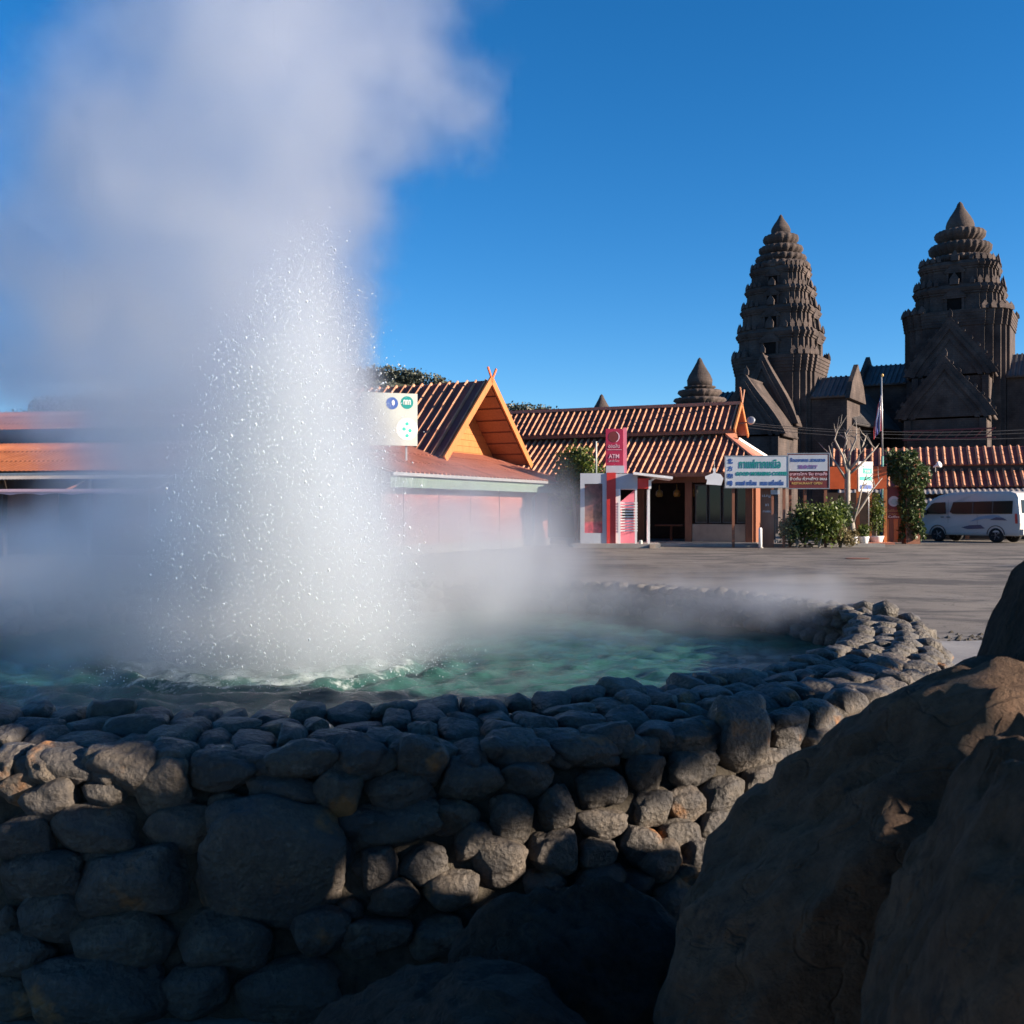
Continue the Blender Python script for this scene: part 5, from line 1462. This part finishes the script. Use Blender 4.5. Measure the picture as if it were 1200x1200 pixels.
# ------------------------------------------------------------------ hills and far trees
def hill():
    m = MB(); n = 120; vs = []
    for i in range(n + 1):
        x = -420 + i * 8.0
        h = float(np.interp(x, [-420, -260, -150, -80, -46, -30, -18, -10, 0, 12, 25, 60, 120, 300], [20, 32, 42, 49, 51, 49, 46, 41, 37, 36, 32, 27, 14, 4])) + 3 * fbm((x * .03, 0, 0), 3)
        for (k, f_) in ((0, 0), (1, .55), (2, .85), (3, 1.0), (4, .9)):
            vs.append((x, 330 + k * 18, max(0, h * f_) - .5))
    fs = []
    for i in range(n):
        for k in range(4): fs.append((i * 5 + k, (i + 1) * 5 + k, (i + 1) * 5 + k + 1, i * 5 + k + 1))
    m.add(vs, fs); tag(m.build('hill', M['hill_earth'], None, True), kind='structure')
    rng = np.random.default_rng(8); pts = []
    rr = random.Random(4)
    for q in range(900):
        i = rr.randrange(30, 70); k = rr.choice((1, 2, 3, 3))
        a = Vector(vs[i * 5 + k]); b = Vector(vs[(i + 1) * 5 + k])
        c = a.lerp(b, rr.random())
        if c.z < 3: continue
        r = rr.uniform(2.2, 4.6)
        pts.append(blob_pts(90, (c.x, c.y, c.z + r * .45), (r, r, r * .9), rng, .3))
    me = leaf_mesh('forest', np.concatenate(pts), None, 1.0, rng, .8)
    tag(link('forest', me, M['hill_leaf'], None, 'stuff'), 'dark tree cover along the far hill behind the gabled roof', 'forest')
hill()

# ------------------------------------------------------------------ geyser: drops and foam
GX, GY = -1.40, 6.5
def drops():
    rng = np.random.default_rng(21)
    def cone(n, hp, spread, zmax=2.66, out=0.0):
        z = zmax * (1 - rng.uniform(0, 1, n) ** hp)
        hw = np.interp(z, [0, .6, 1.3, 1.9, 2.3, 2.6, 2.7], [.86, .80, .66, .52, .34, .14, .06]) * spread
        cx = np.interp(z, [0, 1.5, 2.7], [-.04, .02, .16])
        a = rng.uniform(0, 2 * PI, n); r = hw * np.sqrt(rng.uniform(0, 1, n)) ** (0.9 if not out else .6)
        r = r + np.abs(rng.normal(0, out, n)) if out else r
        return np.stack([GX + cx + r * np.cos(a), GY + r * np.sin(a), WZ + z], -1)
    a = cone(21000, .62, 1.0)
    b = cone(6500, .7, 1.04, 2.85, .09)
    # splash fringe where the column falls back
    n = 3000; t = rng.uniform(0, 2 * PI, n); r = .80 + np.abs(rng.normal(0, .22, n))
    c = np.stack([GX - .02 + r * np.cos(t), GY + r * np.sin(t), WZ + np.abs(rng.normal(0, .08, n))], -1)
    p = np.concatenate([a, b, c])
    rad = np.concatenate([rng.lognormal(-6.3, .42, len(a)), rng.lognormal(-6.1, .5, len(b)), rng.lognormal(-6.2, .4, len(c))])
    rad = np.clip(rad, .001, .0075)
    bv = np.array([(1, 0, 0), (-1, 0, 0), (0, 1, 0), (0, -1, 0), (0, 0, 1), (0, 0, -1)], float)
    bf = np.array([(0, 2, 4), (2, 1, 4), (1, 3, 4), (3, 0, 4), (2, 0, 5), (1, 2, 5), (3, 1, 5), (0, 3, 5)])
    st = np.ones((len(p), 1, 3)); st[:, 0, 2] = rng.uniform(.9, 1.6, len(p))
    v = (bv[None] * rad[:, None, None] * st + p[:, None]).reshape(-1, 3)
    f = (bf[None] + (np.arange(len(p)) * len(bv))[:, None, None]).reshape(-1, 3)
    me = np_mesh('geyser_drops', v, f)
    me.polygons.foreach_set('use_smooth', [True] * len(me.polygons))
    tag(link('geyser_drops', me, M['water_drop'], None, 'stuff'), 'glittering water drops thrown up by the geyser jet', 'water drops')
drops()

# ------------------------------------------------------------------ steam and spray: real volumes
def cloud(name, lo, hi, vox, puffs, dens, aniso, warp, scale, det=4.0, stretch=(1, 1, 1), cut=.03, color=(.985, .988, .995), mod=.0, mscale=3.0, gain=1.0):
    v = bpy.data.volumes.new(name); o = bpy.data.objects.new(name, v); C.objects.link(o)
    g_ = bpy.data.node_groups.new(name, 'GeometryNodeTree')
    g_.interface.new_socket('Geometry', in_out='INPUT', socket_type='NodeSocketGeometry')
    g_.interface.new_socket('Geometry', in_out='OUTPUT', socket_type='NodeSocketGeometry')
    N, L = g_.nodes, g_.links
    out = N.new('NodeGroupOutput'); vc = N.new('GeometryNodeVolumeCube')
    vc.inputs['Min'].default_value = lo; vc.inputs['Max'].default_value = hi
    for k, a, b in zip('XYZ', lo, hi): vc.inputs['Resolution ' + k].default_value = int((b - a) / vox)
    def vm(op, a, b=None):
        n = N.new('ShaderNodeVectorMath'); n.operation = op
        for i, x in enumerate((a, b)):
            if x is None: continue
            if isinstance(x, (tuple, list)): n.inputs[i].default_value = x
            else: L.new(x, n.inputs[i])
        return n
    def ma(op, *a):
        n = N.new('ShaderNodeMath'); n.operation = op
        for i, x in enumerate(a):
            if isinstance(x, (int, float)): n.inputs[i].default_value = x
            else: L.new(x, n.inputs[i])
        return n.outputs[0]
    pos = N.new('GeometryNodeInputPosition').outputs[0]
    st = vm('MULTIPLY', pos, stretch).outputs[0]
    nz = N.new('ShaderNodeTexNoise'); nz.inputs['Scale'].default_value = scale; nz.inputs['Detail'].default_value = det; nz.inputs['Roughness'].default_value = .66
    L.new(st, nz.inputs['Vector'])
    p = vm('ADD', pos, vm('MULTIPLY', vm('SUBTRACT', nz.outputs['Color'], (.5, .5, .5)).outputs[0], (warp * 2,) * 3).outputs[0]).outputs[0]
    tot = None
    for (c, r, amp) in puffs:
        q = vm('MULTIPLY', vm('SUBTRACT', p, tuple(c)).outputs[0], tuple(1 / x for x in r)).outputs[0]
        t_ = ma('MULTIPLY', ma('EXPONENT', ma('MULTIPLY', vm('DOT_PRODUCT', q, q).outputs['Value'], -1.)), amp)
        tot = t_ if tot is None else ma('ADD', tot, t_)
    tot = ma('MINIMUM', ma('MULTIPLY', ma('MAXIMUM', ma('SUBTRACT', tot, cut), 0.), gain), 1.2)
    if mod:
        n2 = N.new('ShaderNodeTexNoise'); n2.inputs['Scale'].default_value = mscale; n2.inputs['Detail'].default_value = 3; L.new(st, n2.inputs['Vector'])
        f_ = ma('MAXIMUM', ma('ADD', ma('MULTIPLY', ma('SUBTRACT', n2.outputs['Fac'], .5), mod * 4), 1.0), 0.02)
        tot = ma('MULTIPLY', tot, f_)
    L.new(tot, vc.inputs['Density'])
    sm = N.new('GeometryNodeSetMaterial'); L.new(vc.outputs[0], sm.inputs[0]); L.new(sm.outputs[0], out.inputs[0])
    mat = bpy.data.materials.new(name); mat.use_nodes = True; mt = mat.node_tree; mt.nodes.clear()
    pv = mt.nodes.new('ShaderNodeVolumePrincipled'); mo = mt.nodes.new('ShaderNodeOutputMaterial'); mt.links.new(pv.outputs[0], mo.inputs['Volume'])
    pv.inputs['Density'].default_value = dens; pv.inputs['Color'].default_value = (*color, 1); pv.inputs['Anisotropy'].default_value = aniso
    sm.inputs['Material'].default_value = mat; v.materials.append(mat)
    o.modifiers.new('steam', 'NODES').node_group = g_
    o['kind'] = 'stuff'
    return o
def pf(px, py, D, rx, rz, amp, ry=None):
    c = P(px, py, D); k = D / 1200
    return (c, (rx * k, (ry if ry else (rx + rz) / 2 * k), rz * k), amp)
plume = [pf(310, 540, 7.5, 90, 130, .6), pf(240, 430, 7.4, 120, 130, .75), pf(190, 520, 7.2, 100, 140, .6), pf(40, 400, 7.2, 130, 100, .42), pf(300, 330, 6.8, 105, 120, .95),
         pf(250, 250, 6.8, 130, 120, .95), pf(150, 330, 6.9, 110, 120, .75), pf(30, 320, 7.0, 110, 140, .42), pf(350, 200, 6.7, 85, 100, .85), pf(230, 150, 6.7, 125, 90, .85), pf(330, 90, 6.6, 115, 90, .85),
         pf(120, 190, 6.8, 90, 85, .6), pf(60, 150, 6.9, 90, 70, .32), pf(440, 140, 6.5, 75, 58, .75), pf(505, 120, 6.5, 55, 50, .7), pf(548, 115, 6.5, 30, 28, .5), pf(500, 50, 6.5, 45, 55, .65),
         pf(290, 0, 6.6, 100, 80, .85), pf(210, 30, 6.7, 75, 55, .5), pf(300, -130, 6.6, 170, 120, .8), pf(490, -50, 6.5, 70, 80, .6), pf(395, 260, 6.6, 42, 60, .5), pf(420, 340, 6.7, 26, 70, .26), pf(130, 620, 7.2, 90, 50, .3)]
tag(cloud('steam_plume', (-5.2, 4.6, .5), (1.1, 9.2, 6.6), .045, plume, 2.0, .77, .62, 1.5, 5, mod=.75, mscale=2.4, cut=.12, gain=1.6, color=(.905, .932, .965)), 'tall grey cloud of steam rising above the geyser', 'steam')
low = [pf(60, 690, 6.4, 130, 60, .8), pf(20, 640, 7.2, 110, 40, .45), pf(150, 660, 7.0, 100, 70, .65), pf(220, 720, 5.9, 120, 35, .5), pf(540, 690, 6.7, 80, 65, 1.0), pf(600, 645, 7.4, 65, 55, .8), pf(652, 600, 7.8, 34, 50, .5), pf(640, 690, 7.6, 75, 42, .7),
       pf(525, 610, 7.2, 80, 50, .85), pf(740, 700, 8.0, 80, 24, .4), pf(850, 702, 7.7, 80, 24, .5), pf(930, 705, 7.2, 60, 30, .85), pf(800, 730, 6.6, 90, 22, .35), pf(970, 690, 7.2, 30, 26, .4), pf(680, 730, 6.5, 70, 25, .4), pf(90, 765, 5.4, 110, 25, .4), pf(910, 610, 8.6, 24, 30, .16),
       pf(420, 745, 5.9, 90, 30, .4), pf(330, 640, 8.2, 130, 70, .5)]
tag(cloud('pool_steam', (-5.2, 4.2, .41), (3.2, 9.8, 2.1), .045, low, 2.7, .76, .26, 2.2, 5, mod=.5, mscale=3.2, cut=.06, gain=1.1, color=(.96, .972, .985)), 'low drifting steam lying over the pool water', 'steam')
jet = []
for (z, hw, cx, a) in ((.02, .92, -.04, .75), (.3, .90, -.03, .85), (.65, .82, 0, .9), (1.0, .73, .01, .9), (1.35, .62, .03, .9), (1.7, .51, .05, .8), (2.0, .40, .09, .65), (2.28, .27, .13, .45), (2.5, .15, .16, .25)):
    jet.append(((GX + cx, GY, WZ + z), (hw * .80, hw * .80, .28), a))
tag(cloud('geyser_jet', (-2.9, 5.2, .38), (.2, 7.8, 3.3), .035, jet, 9.0, .74, .10, 5.0, 4, (1, 1, .4), .12, (.922, .952, .98), .45, 8.0), 'bright white column of geyser spray bursting from the pool', 'geyser')
